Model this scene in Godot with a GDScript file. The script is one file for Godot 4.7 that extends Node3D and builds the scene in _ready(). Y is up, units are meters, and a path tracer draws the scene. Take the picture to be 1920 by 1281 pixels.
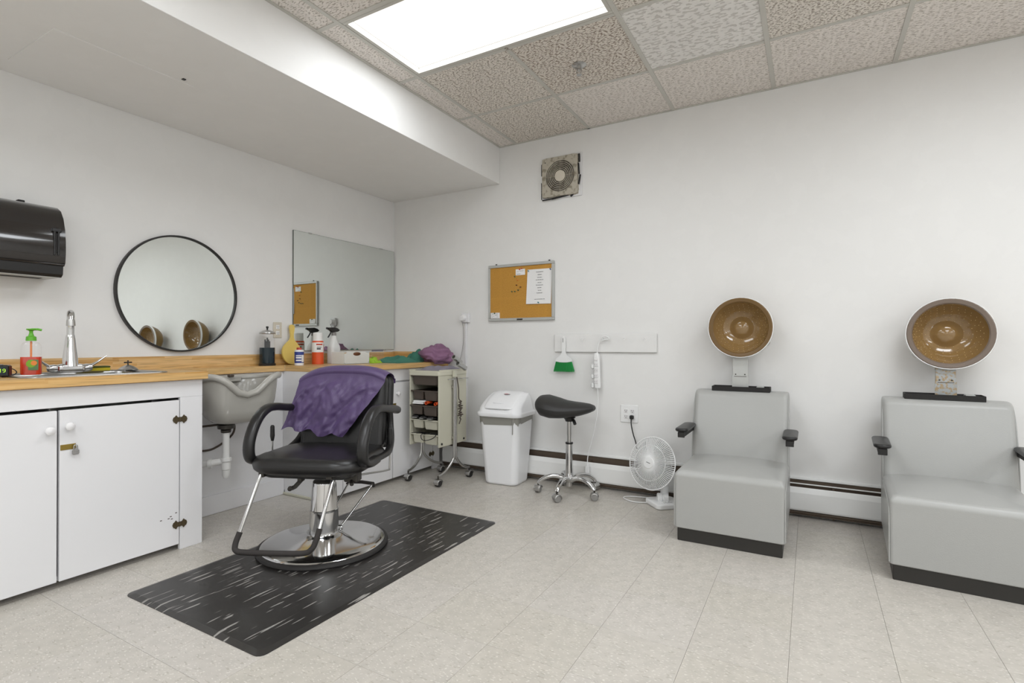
extends Node3D
# A salon corner: sink counter, styling chair on a mat, trolley, stool and two hood-dryer chairs.
# World: y up, metres. wall_left is the plane x = 0, wall_back is the plane z = 0, the floor is y = 0.

const H := 2.61            # suspended ceiling
const SOF_Y := 2.318       # underside of the soffit
const SOF_X := 1.12        # face of the soffit
const RX := 7.3            # room extent in x
const RZ := 8.1            # room extent in z
const TILE := 0.607        # ceiling grid pitch
const GX := 1.277
const GZ := 0.592

var M := {}
var used := {}
var rng := RandomNumberGenerator.new()


class Geo:
	var v := PackedVector3Array()
	var n := PackedVector3Array()
	var t := PackedVector2Array()
	var ix := PackedInt32Array()
	var xf := Transform3D()

	func vert(p: Vector3, nn: Vector3, uv := Vector2.ZERO) -> int:
		v.append(xf * p)
		n.append((xf.basis * nn).normalized())
		t.append(uv)
		return v.size() - 1

	func tri(a: int, b: int, c: int) -> void:
		var g := (v[c] - v[a]).cross(v[b] - v[a])
		if g.dot(n[a] + n[b] + n[c]) < 0.0:
			ix.append(a); ix.append(c); ix.append(b)
		else:
			ix.append(a); ix.append(b); ix.append(c)

	func quad(a: int, b: int, c: int, d: int) -> void:
		tri(a, b, c)
		tri(a, c, d)

	# bevelled box; uv in metres with u along the grain axis
	func box(c: Vector3, s: Vector3, bev := 0.0, grain := -1) -> Geo:
		var h := s * 0.5
		bev = minf(bev, minf(h.x, minf(h.y, h.z)) * 0.98)
		var id := {}
		for a in 3:
			var b := (a + 1) % 3
			var d := (a + 2) % 3
			for sg in [-1, 1]:
				for sb in [-1, 1]:
					for sd in [-1, 1]:
						var p := Vector3.ZERO
						p[a] = sg * h[a]
						p[b] = sb * (h[b] - bev)
						p[d] = sd * (h[d] - bev)
						var nn := Vector3.ZERO
						nn[a] = sg
						var q := p + c
						var uv := Vector2(q[b], q[d])
						if grain == d:
							uv = Vector2(q[d], q[b])
						elif grain == b or grain < 0:
							uv = Vector2(q[b], q[d])
						var bits := 0
						for k in 3:
							if p[k] > 0.0: bits |= 1 << k
						id[a * 8 + bits] = vert(q, nn, uv)
		for a in 3:
			var b := (a + 1) % 3
			var d := (a + 2) % 3
			for sg in 2:
				var k := a * 8 + (sg << a)
				quad(id[k], id[k | 1 << b], id[k | 1 << b | 1 << d], id[k | 1 << d])
			if bev > 0.0:
				for sa in 2:
					for sb in 2:
						var e := (sa << a) | (sb << b)
						quad(id[a * 8 + e], id[a * 8 + (e | 1 << d)], id[b * 8 + (e | 1 << d)], id[b * 8 + e])
		if bev > 0.0:
			for e in 8:
				tri(id[e], id[8 + e], id[16 + e])
		return self

	func bx(x0: float, x1: float, y0: float, y1: float, z0: float, z1: float, bev := 0.0, grain := -1) -> Geo:
		return box(Vector3(x0 + x1, y0 + y1, z0 + z1) * 0.5, Vector3(absf(x1 - x0), absf(y1 - y0), absf(z1 - z0)), bev, grain)

	# rows of points -> smooth surface. sense: 0 auto outward from the centroid, 1/-1 forced
	func surf(rows: Array, wrap := false, sense := 0, uvs := Vector2.ONE) -> Geo:
		var nr := rows.size()
		var nc: int = rows[0].size()
		var nn := []
		nn.resize(nr * nc)
		nn.fill(Vector3.ZERO)
		var mid := Vector3.ZERO
		for r in rows:
			for p in r: mid += p
		mid /= nr * nc
		var lim := nc if wrap else nc - 1
		var out := 0.0
		for i in nr - 1:
			for j in lim:
				var j2 := (j + 1) % nc
				var a: Vector3 = rows[i][j]
				var b: Vector3 = rows[i][j2]
				var c: Vector3 = rows[i + 1][j2]
				var d: Vector3 = rows[i + 1][j]
				var f := (c - a).cross(d - b)
				out += f.dot((a + b + c + d) * 0.25 - mid)
				for k in [i * nc + j, i * nc + j2, (i + 1) * nc + j2, (i + 1) * nc + j]:
					nn[k] += f
		var sg := 1.0
		if sense == 0:
			sg = 1.0 if out >= 0.0 else -1.0
		else:
			sg = float(sense)
		var base := v.size()
		for i in nr:
			for j in nc:
				var q: Vector3 = nn[i * nc + j] * sg
				vert(rows[i][j], q.normalized() if q.length() > 1e-14 else Vector3.UP, Vector2(float(j) / maxf(nc - 1, 1) * uvs.x, float(i) / maxf(nr - 1, 1) * uvs.y))
		for i in nr - 1:
			for j in lim:
				var j2 := (j + 1) % nc
				quad(base + i * nc + j, base + i * nc + j2, base + (i + 1) * nc + j2, base + (i + 1) * nc + j)
		return self

	func cap(ring: Array, nn: Vector3) -> Geo:
		var mid := Vector3.ZERO
		for p in ring: mid += p
		mid /= ring.size()
		var c := vert(mid, nn)
		var first := v.size()
		for p in ring: vert(p, nn)
		for j in ring.size():
			tri(c, first + j, first + (j + 1) % ring.size())
		return self

	func loft(rings: Array, cap0 := true, cap1 := true, sense := 0) -> Geo:
		surf(rings, true, sense)
		var m0 := Vector3.ZERO
		var m1 := Vector3.ZERO
		for p in rings[0]: m0 += p
		for p in rings[-1]: m1 += p
		m0 /= rings[0].size()
		m1 /= rings[-1].size()
		if cap0: cap(rings[0], face(rings[0], m0 - m1))
		if cap1: cap(rings[-1], face(rings[-1], m1 - m0))
		return self

	func face(ring: Array, towards: Vector3) -> Vector3:
		var f := Vector3.ZERO
		for j in ring.size():
			f += (ring[j] as Vector3).cross(ring[(j + 1) % ring.size()])
		f = f.normalized()
		return f if f.dot(towards) >= 0.0 else -f

	# profile of Vector2(radius, height) turned about the local y axis
	func lathe(prof: Array, seg := 24, sharp := 35.0) -> Geo:
		var pr := []
		for i in prof.size():
			pr.append(prof[i])
			if i > 0 and i < prof.size() - 1:
				var a: Vector2 = prof[i] - prof[i - 1]
				var b: Vector2 = prof[i + 1] - prof[i]
				if a.length() > 1e-6 and b.length() > 1e-6 and absf(rad_to_deg(a.angle_to(b))) > sharp:
					pr.append(prof[i])
		var rows := []
		for q in pr:
			var row := []
			for j in seg:
				var an := TAU * j / seg
				row.append(Vector3(maxf(q.x, 1e-5) * cos(an), q.y, maxf(q.x, 1e-5) * sin(an)))
			rows.append(row)
		# orientation from the profile: outside is to the right of its direction of travel upwards
		var loop := prof.duplicate()
		loop.append(Vector2(0, prof[-1].y))
		loop.append(Vector2(0, prof[0].y))
		var area := 0.0
		for i in loop.size():
			var a: Vector2 = loop[i]
			var b: Vector2 = loop[(i + 1) % loop.size()]
			area += a.x * b.y - b.x * a.y
		return surf(rows, true, -1 if area >= 0.0 else 1)

	func tube(pts: Array, r, seg := 8, closed := false) -> Geo:
		var rows := []
		var cnt := pts.size()
		var side := Vector3.ZERO
		for i in cnt:
			var a: Vector3 = pts[(i - 1 + cnt) % cnt] if closed or i > 0 else pts[0]
			var b: Vector3 = pts[(i + 1) % cnt] if closed or i < cnt - 1 else pts[cnt - 1]
			var d := (b - a).normalized()
			if side == Vector3.ZERO:
				side = d.cross(Vector3.UP if absf(d.y) < 0.9 else Vector3.RIGHT).normalized()
			side = (side - d * side.dot(d)).normalized()
			var up := d.cross(side)
			var rr: float = r[i] if r is Array else r
			var row := []
			for j in seg:
				var an := TAU * j / seg
				row.append(pts[i] + (side * cos(an) + up * sin(an)) * rr)
			rows.append(row)
		if closed:
			rows.append(rows[0])
			return loft(rows, false, false, 1)
		return loft(rows, true, true, 1)

	# tube with an oval section; ref is the direction of the rx half-axis
	func strap(pts: Array, rx, ry, ref: Vector3, seg := 12, pw := 2.0) -> Geo:
		var rows := []
		var cnt := pts.size()
		for i in cnt:
			var a: Vector3 = pts[maxi(i - 1, 0)]
			var b: Vector3 = pts[mini(i + 1, cnt - 1)]
			var d := (b - a).normalized()
			var s := (ref - d * ref.dot(d)).normalized()
			var u := d.cross(s)
			var qx: float = rx[i] if rx is Array else rx
			var qy: float = ry[i] if ry is Array else ry
			var row := []
			for j in seg:
				var an := TAU * j / seg
				var cx := signf(cos(an)) * pow(absf(cos(an)), 2.0 / pw)
				var cy := signf(sin(an)) * pow(absf(sin(an)), 2.0 / pw)
				row.append(pts[i] + s * cx * qx + u * cy * qy)
			rows.append(row)
		return loft(rows, true, true, 0)

	# outline (Vector2, local xy) pushed from z0 to z1
	func prism(poly: PackedVector2Array, z0: float, z1: float, smooth := false) -> Geo:
		var tris := Geometry2D.triangulate_polygon(poly)
		for side in [[z0, -1.0], [z1, 1.0]]:
			var base := v.size()
			for p in poly: vert(Vector3(p.x, p.y, side[0]), Vector3(0, 0, side[1]), p)
			for k in range(0, tris.size(), 3):
				tri(base + tris[k], base + tris[k + 1], base + tris[k + 2])
		var cw := Geometry2D.is_polygon_clockwise(poly)
		var cnt := poly.size()
		for j in cnt:
			var a := poly[j]
			var b := poly[(j + 1) % cnt]
			var e := (b - a).normalized()
			var nn := Vector3(e.y, -e.x, 0) * (-1.0 if cw else 1.0)
			var na := nn
			var nb := nn
			if smooth:
				var e0 := (a - poly[(j - 1 + cnt) % cnt]).normalized()
				var e1 := (poly[(j + 2) % cnt] - b).normalized()
				if e0.dot(e) > 0.7: na = (nn + Vector3(e0.y, -e0.x, 0) * (-1.0 if cw else 1.0)).normalized()
				if e1.dot(e) > 0.7: nb = (nn + Vector3(e1.y, -e1.x, 0) * (-1.0 if cw else 1.0)).normalized()
			var i0 := vert(Vector3(a.x, a.y, z0), na, Vector2(0, 0))
			var i1 := vert(Vector3(b.x, b.y, z0), nb, Vector2(0, 0))
			var i2 := vert(Vector3(b.x, b.y, z1), nb, Vector2(0, 0))
			var i3 := vert(Vector3(a.x, a.y, z1), na, Vector2(0, 0))
			quad(i0, i1, i2, i3)
		return self

	# cushion: rounded slab standing on y0, edge radius e, crowned top
	func pad(c: Vector3, w: float, d: float, h: float, cr: float, e: float, crown := 0.0, seg := 5, eb := -1.0) -> Geo:
		var rings := []
		if eb < 0.0: eb = e
		for k in 5:
			var an := PI * 0.5 * k / 4.0
			rings.append(ring3(c, w - 2 * eb * (1 - sin(an)), d - 2 * eb * (1 - sin(an)), cr, eb * (1 - cos(an)), seg))
		for k in 6:
			var an := PI * 0.5 * k / 5.0
			rings.append(ring3(c, w - 2 * e * (1 - cos(an)), d - 2 * e * (1 - cos(an)), cr, h - e * (1 - sin(an)), seg))
		for f in [0.85, 0.6, 0.3, 0.02]:
			rings.append(ring3(c, (w - 2 * e) * f, (d - 2 * e) * f, cr * f, h + crown * (1 - f * f), seg))
		return loft(rings, true, true, 0)

	func ring3(c: Vector3, w: float, d: float, r: float, y: float, seg := 5) -> Array:
		var row := []
		r = clampf(r, 0.0005, minf(w, d) * 0.499)
		for q in [[1, 1, 0.0], [-1, 1, 90.0], [-1, -1, 180.0], [1, -1, 270.0]]:
			for k in seg:
				var an := deg_to_rad(q[2] + 90.0 * k / (seg - 1))
				row.append(c + Vector3(q[0] * (w * 0.5 - r) + r * cos(an), y, q[1] * (d * 0.5 - r) + r * sin(an)))
		return row

	func ball(c: Vector3, s: Vector3, seg := 14) -> Geo:
		var rows := []
		for i in seg / 2 + 1:
			var ph := PI * i / (seg / 2)
			var row := []
			for j in seg:
				var an := TAU * j / seg
				row.append(c + Vector3(s.x * sin(ph) * cos(an), s.y * cos(ph), s.z * sin(ph) * sin(an)))
			rows.append(row)
		return surf(rows, true, 0)

	# point the lathe axis (local y) along dir, base at p
	func along(p: Vector3, dir: Vector3) -> Geo:
		var y := dir.normalized()
		var x := y.cross(Vector3.FORWARD if absf(y.z) < 0.9 else Vector3.RIGHT).normalized()
		xf = Transform3D(Basis(x, y, x.cross(y)), p)
		return self

	# turn every normal to the side of dir and rewind the faces to match
	func orient(dir: Vector3) -> Geo:
		for i in n.size():
			if n[i].dot(dir) < 0.0: n[i] = -n[i]
		return rewind()

	func flip() -> Geo:
		for i in n.size(): n[i] = -n[i]
		return rewind()

	func rewind() -> Geo:
		var old := ix.duplicate()
		ix.clear()
		for k in range(0, old.size(), 3): tri(old[k], old[k + 1], old[k + 2])
		return self

	func done() -> Geo:
		xf = Transform3D()
		return self


func G() -> Geo:
	return Geo.new()


func curve(pts: Array, steps := 8, closed := false) -> Array:
	var out := []
	var c := pts.size()
	var last := c if closed else c - 1
	for i in last:
		var p0: Vector3 = pts[(i - 1 + c) % c] if closed or i > 0 else pts[0] * 2.0 - pts[1]
		var p1: Vector3 = pts[i]
		var p2: Vector3 = pts[(i + 1) % c]
		var p3: Vector3 = pts[(i + 2) % c] if closed or i < c - 2 else pts[c - 1] * 2.0 - pts[c - 2]
		for k in steps:
			out.append(p1.cubic_interpolate(p2, p0, p3, float(k) / steps))
	if not closed: out.append(pts[c - 1])
	return out


func V(x: float, y: float, z: float) -> Vector3:
	return Vector3(x, y, z)


func numbered(called: String) -> String:
	if not used.has(called):
		used[called] = 0
		return called
	used[called] += 1
	return "%s_%03d" % [called, used[called]]


# one named mesh; a Geo given in world axes is moved into its (unturned) parent's axes when world is true
func obj(called: String, g: Geo, m: Material, parent: Node3D = null, world := true) -> MeshInstance3D:
	var o := MeshInstance3D.new()
	if parent != null and world:
		var off := Vector3.ZERO
		var q: Node3D = parent
		while q != null and q != self:
			off += q.position
			q = q.get_parent() as Node3D
		for i in g.v.size(): g.v[i] -= off
	var arr := []
	arr.resize(Mesh.ARRAY_MAX)
	arr[Mesh.ARRAY_VERTEX] = g.v
	arr[Mesh.ARRAY_NORMAL] = g.n
	arr[Mesh.ARRAY_TEX_UV] = g.t
	arr[Mesh.ARRAY_INDEX] = g.ix
	var me := ArrayMesh.new()
	me.add_surface_from_arrays(Mesh.PRIMITIVE_TRIANGLES, arr)
	o.mesh = me
	o.material_override = null
	me.surface_set_material(0, m)
	if parent == null:
		o.name = numbered(called)
		add_child(o)
	else:
		o.name = called
		parent.add_child(o, true)
	return o


func thing(called: String, label: String, category: String, at := Vector3.ZERO, turn := 0.0, group := "") -> Node3D:
	var o := Node3D.new()
	o.name = numbered(called)
	add_child(o)
	o.position = at
	o.rotation.y = turn
	tag(o, label, category, group)
	return o


func tag(o: Node, label: String, category: String, group := "", kind := "") -> Node:
	o.set_meta("label", label)
	o.set_meta("category", category)
	if group: o.set_meta("group", group)
	if kind: o.set_meta("kind", kind)
	return o


func structure(called: String, label: String, g: Geo, m: Material) -> MeshInstance3D:
	var o := obj(called, g, m)
	o.set_meta("kind", "structure")
	o.set_meta("label", label)
	o.set_meta("category", called.split("_")[0])
	return o


func structure_node(called: String, label: String) -> Node3D:
	var o := Node3D.new()
	o.name = numbered(called)
	add_child(o)
	o.set_meta("kind", "structure")
	o.set_meta("label", label)
	o.set_meta("category", called.split("_")[0])
	return o


func again(o: Node3D, label: String) -> Node3D:
	var c: Node3D = o.duplicate()
	c.name = numbered(String(o.name).rstrip("0123456789").trim_suffix("_"))
	add_child(c)
	c.set_meta("label", label)
	return c


func text(words: String, size: float, m: Material, parent: Node3D, called: String, xf: Transform3D, depth := 0.0006, bold := false) -> void:
	var tm := TextMesh.new()
	tm.text = words
	var f := SystemFont.new()
	f.font_names = PackedStringArray(["Droid Sans"])
	if bold: f.font_weight = 700
	tm.font = f
	tm.font_size = 32
	tm.pixel_size = size / 24.0
	tm.depth = depth
	tm.material = m
	var o := MeshInstance3D.new()
	o.mesh = tm
	o.name = called
	o.transform = xf
	parent.add_child(o, true)


# ---------------------------------------------------------------- materials
func mat(key: String, c: Color, rough := 0.5, metal := 0.0) -> StandardMaterial3D:
	var m := StandardMaterial3D.new()
	m.resource_name = key
	m.albedo_color = c
	m.roughness = rough
	m.metallic = metal
	M[key] = m
	return m


func hexc(h: String) -> Color:
	return Color.html(h)


func noise_img(sd: int, w: int, h: int, freq: float, oct := 3, type := FastNoiseLite.TYPE_SIMPLEX_SMOOTH) -> Image:
	var f := FastNoiseLite.new()
	f.seed = sd
	f.noise_type = type
	f.frequency = freq
	f.fractal_octaves = oct
	var im := f.get_seamless_image(w, h)
	im.convert(Image.FORMAT_L8)
	return im


func streak_img(sd: int, w: int, h: int, freq: float, stretch: int, oct := 2) -> Image:
	var im := noise_img(sd, maxi(w / stretch, 16), h, freq, oct)
	im.resize(w, h, Image.INTERPOLATE_CUBIC)
	return im


func paint(w: int, h: int, fn: Callable) -> ImageTexture:
	var im := Image.create(w, h, false, Image.FORMAT_RGB8)
	for y in h:
		for x in w:
			im.set_pixel(x, y, fn.call(x, y))
	return ImageTexture.create_from_image(im)


func tri(m: StandardMaterial3D, scale: float, world := false) -> void:
	m.uv1_triplanar = true
	m.uv1_world_triplanar = world
	m.uv1_scale = Vector3.ONE * scale
	m.uv1_triplanar_sharpness = 4.0


func bump(m: StandardMaterial3D, im: Image, cm: float) -> void:
	m.heightmap_enabled = true
	m.heightmap_texture = ImageTexture.create_from_image(im)
	m.heightmap_scale = cm


func make_materials() -> void:
	# painted plaster: faint roller unevenness
	var wn := noise_img(3, 256, 256, 0.02, 4)
	for q in [["wall", "ecebe9"], ["soffit", "f1f0ee"], ["white_paint", "e7e6e7"], ["heater_white", "f0f0ee"]]:
		var m := mat(q[0], hexc(q[1]), 0.55)
		m.metallic_specular = 0.4
		var base := hexc(q[1])
		var lo := base.darkened(0.010)
		if q[0] == "wall" or q[0] == "soffit":
			m.albedo_color = Color.WHITE
			m.albedo_texture = paint(256, 256, func(x, y): return lo.lerp(base, wn.get_pixel(x, y).r))
			tri(m, 0.8, true)
	# ceiling tiles: mineral fibre with dark pits and short fissures
	var k := 0
	for q in [["tile_fine", 0.045, 3, 0.33, "f1eae3", "c3bab0", 4.6], ["tile_pit", 0.045, 2, 0.37, "efe8df", "aea498", 4.2], ["tile_rust", 0.045, 2, 0.40, "ece4da", "a6988b", 4.2], ["tile_deep", 0.026, 2, 0.38, "f3f0ec", "d6d2cd", 3.4]]:
		var im := streak_img(20 + k, 512, 512, q[1], q[2], 2)
		var big := noise_img(60 + k, 512, 512, 0.006, 3)
		var ht := Image.create(512, 512, false, Image.FORMAT_RGB8)
		var c0 := hexc(q[4])
		var c1 := hexc(q[5])
		var th: float = q[3]
		var tx := paint(512, 512, func(x, y):
			var a: float = im.get_pixel(x, y).r
			var b: float = big.get_pixel(x, y).r
			var f := smoothstep(th + 0.05, th - 0.06, a + (b - 0.5) * 0.18)
			ht.set_pixel(x, y, Color(1 - f, 1 - f, 1 - f))
			return c0.lerp(c1, f).darkened(0.04 * b))
		var m := mat(q[0], Color.WHITE, 0.9)
		m.metallic_specular = 0.15
		m.albedo_texture = tx
		tri(m, q[6], true)
		m.uv1_offset = Vector3(0.13 * k, 0.2, 0.37 * k)
		bump(m, ht, 0.16)
		k += 1
	mat("tee", hexc("c6c3bb"), 0.45)
	# vinyl composition floor tiles: mottled beige with streaky chips
	var f1 := streak_img(31, 512, 512, 0.06, 3, 2)
	var f2 := streak_img(32, 512, 512, 0.11, 2, 1)
	var f3 := noise_img(33, 512, 512, 0.012, 4)
	for q in [["vct_a", "c6c0b7"], ["vct_b", "c4beb4"], ["vct_c", "c7c1b9"], ["vct_d", "c5bfb6"]]:
		var base := hexc(q[1])
		var m := mat(q[0], Color.WHITE, 0.27)
		m.metallic_specular = 0.42
		m.albedo_texture = paint(512, 512, func(x, y):
			var a: float = f1.get_pixel(x, y).r
			var b: float = f2.get_pixel(x, y).r
			var c := base.darkened(0.06 * f3.get_pixel(x, y).r)
			c = c.lerp(hexc("9d968a"), smoothstep(0.24, 0.16, a) * 0.38)
			c = c.lerp(hexc("efece4"), smoothstep(0.76, 0.86, b) * 0.4)
			return c)
		tri(m, 2.3, true)
		m.uv1_offset = Vector3(rng.randf(), 0, rng.randf())
		bump(m, f3, 0.03)
	mat("floor_joint", hexc("9a948a"), 0.8)
	# butcher-block laminate: strips with grain
	var wood := Image.create(1024, 256, false, Image.FORMAT_RGB8)
	var tones := ["d6ad72", "cfa262", "dcb67e", "c99b5a", "d9b278", "d2a76b"]
	rng.seed = 5
	for row in 16:
		var x := -rng.randi_range(0, 300)
		while x < 1024:
			var w := rng.randi_range(180, 420)
			wood.fill_rect(Rect2i(x, row * 16, w, 16), hexc(tones[rng.randi() % 6]))
			x += w
	var gr := streak_img(41, 1024, 256, 0.12, 24, 3)
	var wt := paint(1024, 256, func(x, y):
		var c := wood.get_pixel(x, y)
		var g: float = gr.get_pixel(x, y).r
		return c.darkened(0.13 * smoothstep(0.5, 0.2, g)).lightened(0.07 * smoothstep(0.5, 0.85, g)))
	var m := mat("wood", Color.WHITE, 0.32)
	m.albedo_texture = wt
	m.uv1_scale = Vector3(0.9, 4.6, 1)
	m = mat("wood_edge", Color(1.0, 0.98, 0.93), 0.35)
	m.albedo_texture = wt
	m.uv1_scale = Vector3(0.6, 4.6, 1)
	# anti-fatigue mat: charcoal vinyl with pale streaks along its length
	var s1 := streak_img(51, 1024, 1024, 0.075, 12, 2)
	var s2 := noise_img(52, 1024, 1024, 0.008, 3)
	m = mat("mat_vinyl", Color.WHITE, 0.3)
	m.albedo_texture = paint(1024, 1024, func(x, y):
		var a: float = s1.get_pixel(x, y).r
		var b: float = s2.get_pixel(x, y).r
		var c := hexc("2a2826").lightened(0.03 * b)
		return c.lerp(hexc("b9b6b0"), smoothstep(0.72, 0.80, a + (b - 0.5) * 0.12) * 0.75))
	m.uv1_scale = Vector3(1.0, 1.0, 1)
	# upholstery
	var ln := noise_img(71, 256, 256, 0.06, 3)
	for q in [["grey_vinyl", "a9a9a6", 0.36], ["black_vinyl", "1d1c1c", 0.33], ["black_back", "161616", 0.4], ["stool_vinyl", "2a2928", 0.5]]:
		m = mat(q[0], hexc(q[1]), q[2])
		tri(m, 9.0)
		bump(m, ln, 0.02)
	var cn := noise_img(72, 256, 256, 0.05, 3)
	for q in [["cape", "54426a", 0.42], ["mauve_cloth", "8d6684", 0.7], ["teal_cloth", "3f7a68", 0.85], ["grey_cloth", "85808c", 0.8], ["lime_cloth", "9cc435", 0.8]]:
		m = mat(q[0], hexc(q[1]), q[2])
		tri(m, 12.0)
		bump(m, cn, 0.05)
	M["cape"].rim_enabled = true
	M["cape"].rim = 0.35
	M["cape"].rim_tint = 0.6
	# cork
	var co := noise_img(81, 512, 512, 0.08, 3)
	var cp := noise_img(82, 512, 512, 0.2, 1)
	m = mat("cork", Color.WHITE, 0.9)
	m.albedo_texture = paint(512, 512, func(x, y): return hexc("c08a38").lerp(hexc("d09c49"), co.get_pixel(x, y).r).darkened(0.18 * smoothstep(0.35, 0.2, cp.get_pixel(x, y).r)))
	tri(m, 2.5)
	# soiled plastic of the wall fan
	var d1 := noise_img(91, 256, 256, 0.02, 5)
	m = mat("soiled_plastic", Color.WHITE, 0.6)
	m.albedo_texture = paint(256, 256, func(x, y): return hexc("b9b2a3").lerp(hexc("8f8776"), smoothstep(0.45, 0.75, d1.get_pixel(x, y).r)))
	tri(m, 4.0)
	# rusted steel
	m = mat("rusty_steel", Color.WHITE, 0.5, 0.25)
	m.albedo_texture = paint(256, 256, func(x, y): return hexc("a9acad").lerp(hexc("a88a5e"), 0.75 * smoothstep(0.40, 0.72, d1.get_pixel(x, y).r)))
	tri(m, 9.0)
	m = mat("aged_brass", Color.WHITE, 0.5, 0.5)
	m.albedo_texture = paint(256, 256, func(x, y): return hexc("4a4030").lerp(hexc("66593f"), cn.get_pixel(x, y).r))
	tri(m, 12.0)
	mat("brass", hexc("9b8442"), 0.35, 0.8)
	mat("chrome", hexc("d6d6d6"), 0.09, 1.0)
	mat("satin_chrome", hexc("bdbcba"), 0.28, 1.0)
	mat("steel", hexc("b9b9b7"), 0.3, 0.9)
	mat("dark_steel", hexc("4a4743"), 0.45, 0.7)
	mat("alu", hexc("bfc0bd"), 0.38, 0.35)
	mat("black_plastic", hexc("1a1919"), 0.35)
	mat("black_matte", hexc("1d1b1a"), 0.7)
	mat("rubber", hexc("2a2827"), 0.65)
	mat("foam_grip", hexc("35312f"), 0.85)
	mat("plinth", hexc("2b2926"), 0.45)
	mat("fan_throat", hexc("675f59"), 0.8)
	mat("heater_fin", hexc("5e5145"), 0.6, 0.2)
	mat("white_plastic", hexc("efefee"), 0.3)
	mat("bin_plastic", hexc("efeff0"), 0.38)
	mat("white_gloss", hexc("e8e6e6"), 0.18)
	mat("pvc", hexc("e3e2df"), 0.35)
	mat("cream_plastic", hexc("cbc8b6"), 0.4)
	mat("beige_plate", hexc("d3cbbb"), 0.4)
	mat("tray_brown", hexc("4f453d"), 0.45)
	mat("porcelain", hexc("afaca5"), 0.13)
	mat("paper", hexc("eeedec"), 0.8)
	mat("ink", hexc("6f6e70"), 0.8)
	mat("dark_ink", hexc("343336"), 0.8)
	mat("bag_grey", hexc("8f8d86"), 0.4)
	mat("mirror", hexc("dfe3e0"), 0.0, 1.0)
	mat("mirror_edge", hexc("5f665f"), 0.3, 0.3)
	mat("frame_black", hexc("211f1e"), 0.45)
	mat("green_plastic", hexc("5fae2b"), 0.35)
	mat("bristle_green", hexc("1f9a49"), 0.6)
	mat("orange_can", hexc("e0592b"), 0.3)
	mat("red_print", hexc("b8432d"), 0.35)
	mat("blue_print", hexc("35458f"), 0.4)
	mat("yellow_paddle", hexc("e3c66a"), 0.4)
	mat("sponge_yellow", hexc("c3b12a"), 0.9)
	mat("scour_green", hexc("4c5526"), 0.95)
	mat("pin_green", hexc("3f5a3a"), 0.4)
	mat("pin_brown", hexc("6b3f20"), 0.4)
	mat("pin_red", hexc("c4473c"), 0.4)
	mat("pin_blue", hexc("39406e"), 0.4)
	mat("pin_teal", hexc("2f7f82"), 0.4)
	mat("label_green", hexc("7fae2a"), 0.4)
	mat("label_orange", hexc("e8873a"), 0.4)
	mat("label_leaf", hexc("5c7f52"), 0.4)
	mat("hose_brown", hexc("4d4239"), 0.5)
	mat("sticker_red", hexc("b7475a"), 0.5)
	mat("grey_detail", hexc("8c8a87"), 0.5)
	# clear and tinted plastics
	m = mat("clear", Color(0.95, 0.96, 0.96, 0.03), 0.03)
	m.transparency = BaseMaterial3D.TRANSPARENCY_ALPHA
	m = mat("frosted", Color(0.93, 0.94, 0.93, 0.72), 0.35)
	m.transparency = BaseMaterial3D.TRANSPARENCY_ALPHA
	m = mat("fan_blade", Color(0.72, 0.73, 0.72, 0.45), 0.35)
	m.transparency = BaseMaterial3D.TRANSPARENCY_ALPHA
	m = mat("bottle_milky", Color(0.93, 0.93, 0.92, 0.85), 0.35)
	m.transparency = BaseMaterial3D.TRANSPARENCY_ALPHA
	m = mat("soap_red", hexc("cf3b1e"), 0.12)
	m = mat("blue_liquid", hexc("10242c"), 0.08)
	m = mat("amber_shell", Color(hexc("8a6b33"), 0.86), 0.3)
	m.transparency = BaseMaterial3D.TRANSPARENCY_ALPHA
	m = mat("amber_bowl", hexc("8e7044"), 0.13)
	m.clearcoat_enabled = true
	m.clearcoat = 0.6
	m.clearcoat_roughness = 0.05
	mat("amber_flange", hexc("6d522b"), 0.28)
	mat("taupe_flange", hexc("75675c"), 0.28)
	mat("amber_light_dot", hexc("d9be86"), 0.3)  # pale tone for light coming through the hood holes
	m = mat("smoke_cover", hexc("231f1d"), 0.12)
	m.clearcoat_enabled = true
	m.clearcoat = 0.5
	m.clearcoat_roughness = 0.03
	m = mat("digits", hexc("a5d83c"), 0.5)
	m.emission_enabled = true
	m.emission = hexc("a5d83c")
	m.emission_energy_multiplier = 0.6
	m = mat("diffuser", hexc("f6f4f2"), 0.5)
	m.emission_enabled = true
	m.emission = hexc("fffaf6")
	m.emission_energy_multiplier = 1.0


# ---------------------------------------------------------------- the room
func _ready() -> void:
	set_view()
	rng.seed = 11
	make_materials()
	build_shell()
	build_ceiling()
	build_floor()
	build_lights()
	build_heater()
	build_counters()
	build_shampoo_bowl()
	build_mat_and_chair()
	build_dryer_chairs()
	build_trolley()
	build_bin()
	build_stool()
	build_fan()
	build_left_wall_things()
	build_counter_things()
	build_back_wall_things()


func set_view() -> void:
	var cam := Camera3D.new()
	cam.name = "camera"
	cam.fov = 66.16
	cam.near = 0.05
	cam.far = 60.0
	cam.position = Vector3(3.29, 1.035, 3.616)
	cam.rotation = Vector3(deg_to_rad(0.24), deg_to_rad(29.626), 0)
	cam.current = true
	add_child(cam)
	var we := WorldEnvironment.new()
	we.name = "surroundings"
	var env := Environment.new()
	env.background_mode = Environment.BG_COLOR
	env.background_color = Color(0.02, 0.02, 0.02)
	env.tonemap_mode = Environment.TONE_MAPPER_LINEAR
	env.tonemap_exposure = 1.0
	env.sdfgi_enabled = true
	env.ssao_enabled = true
	env.ssil_enabled = true
	we.environment = env
	add_child(we)


const LIGHT_ENERGY := 2.1
const LIGHT_COLOR := Color(0.953, 0.977, 1.0)


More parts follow.
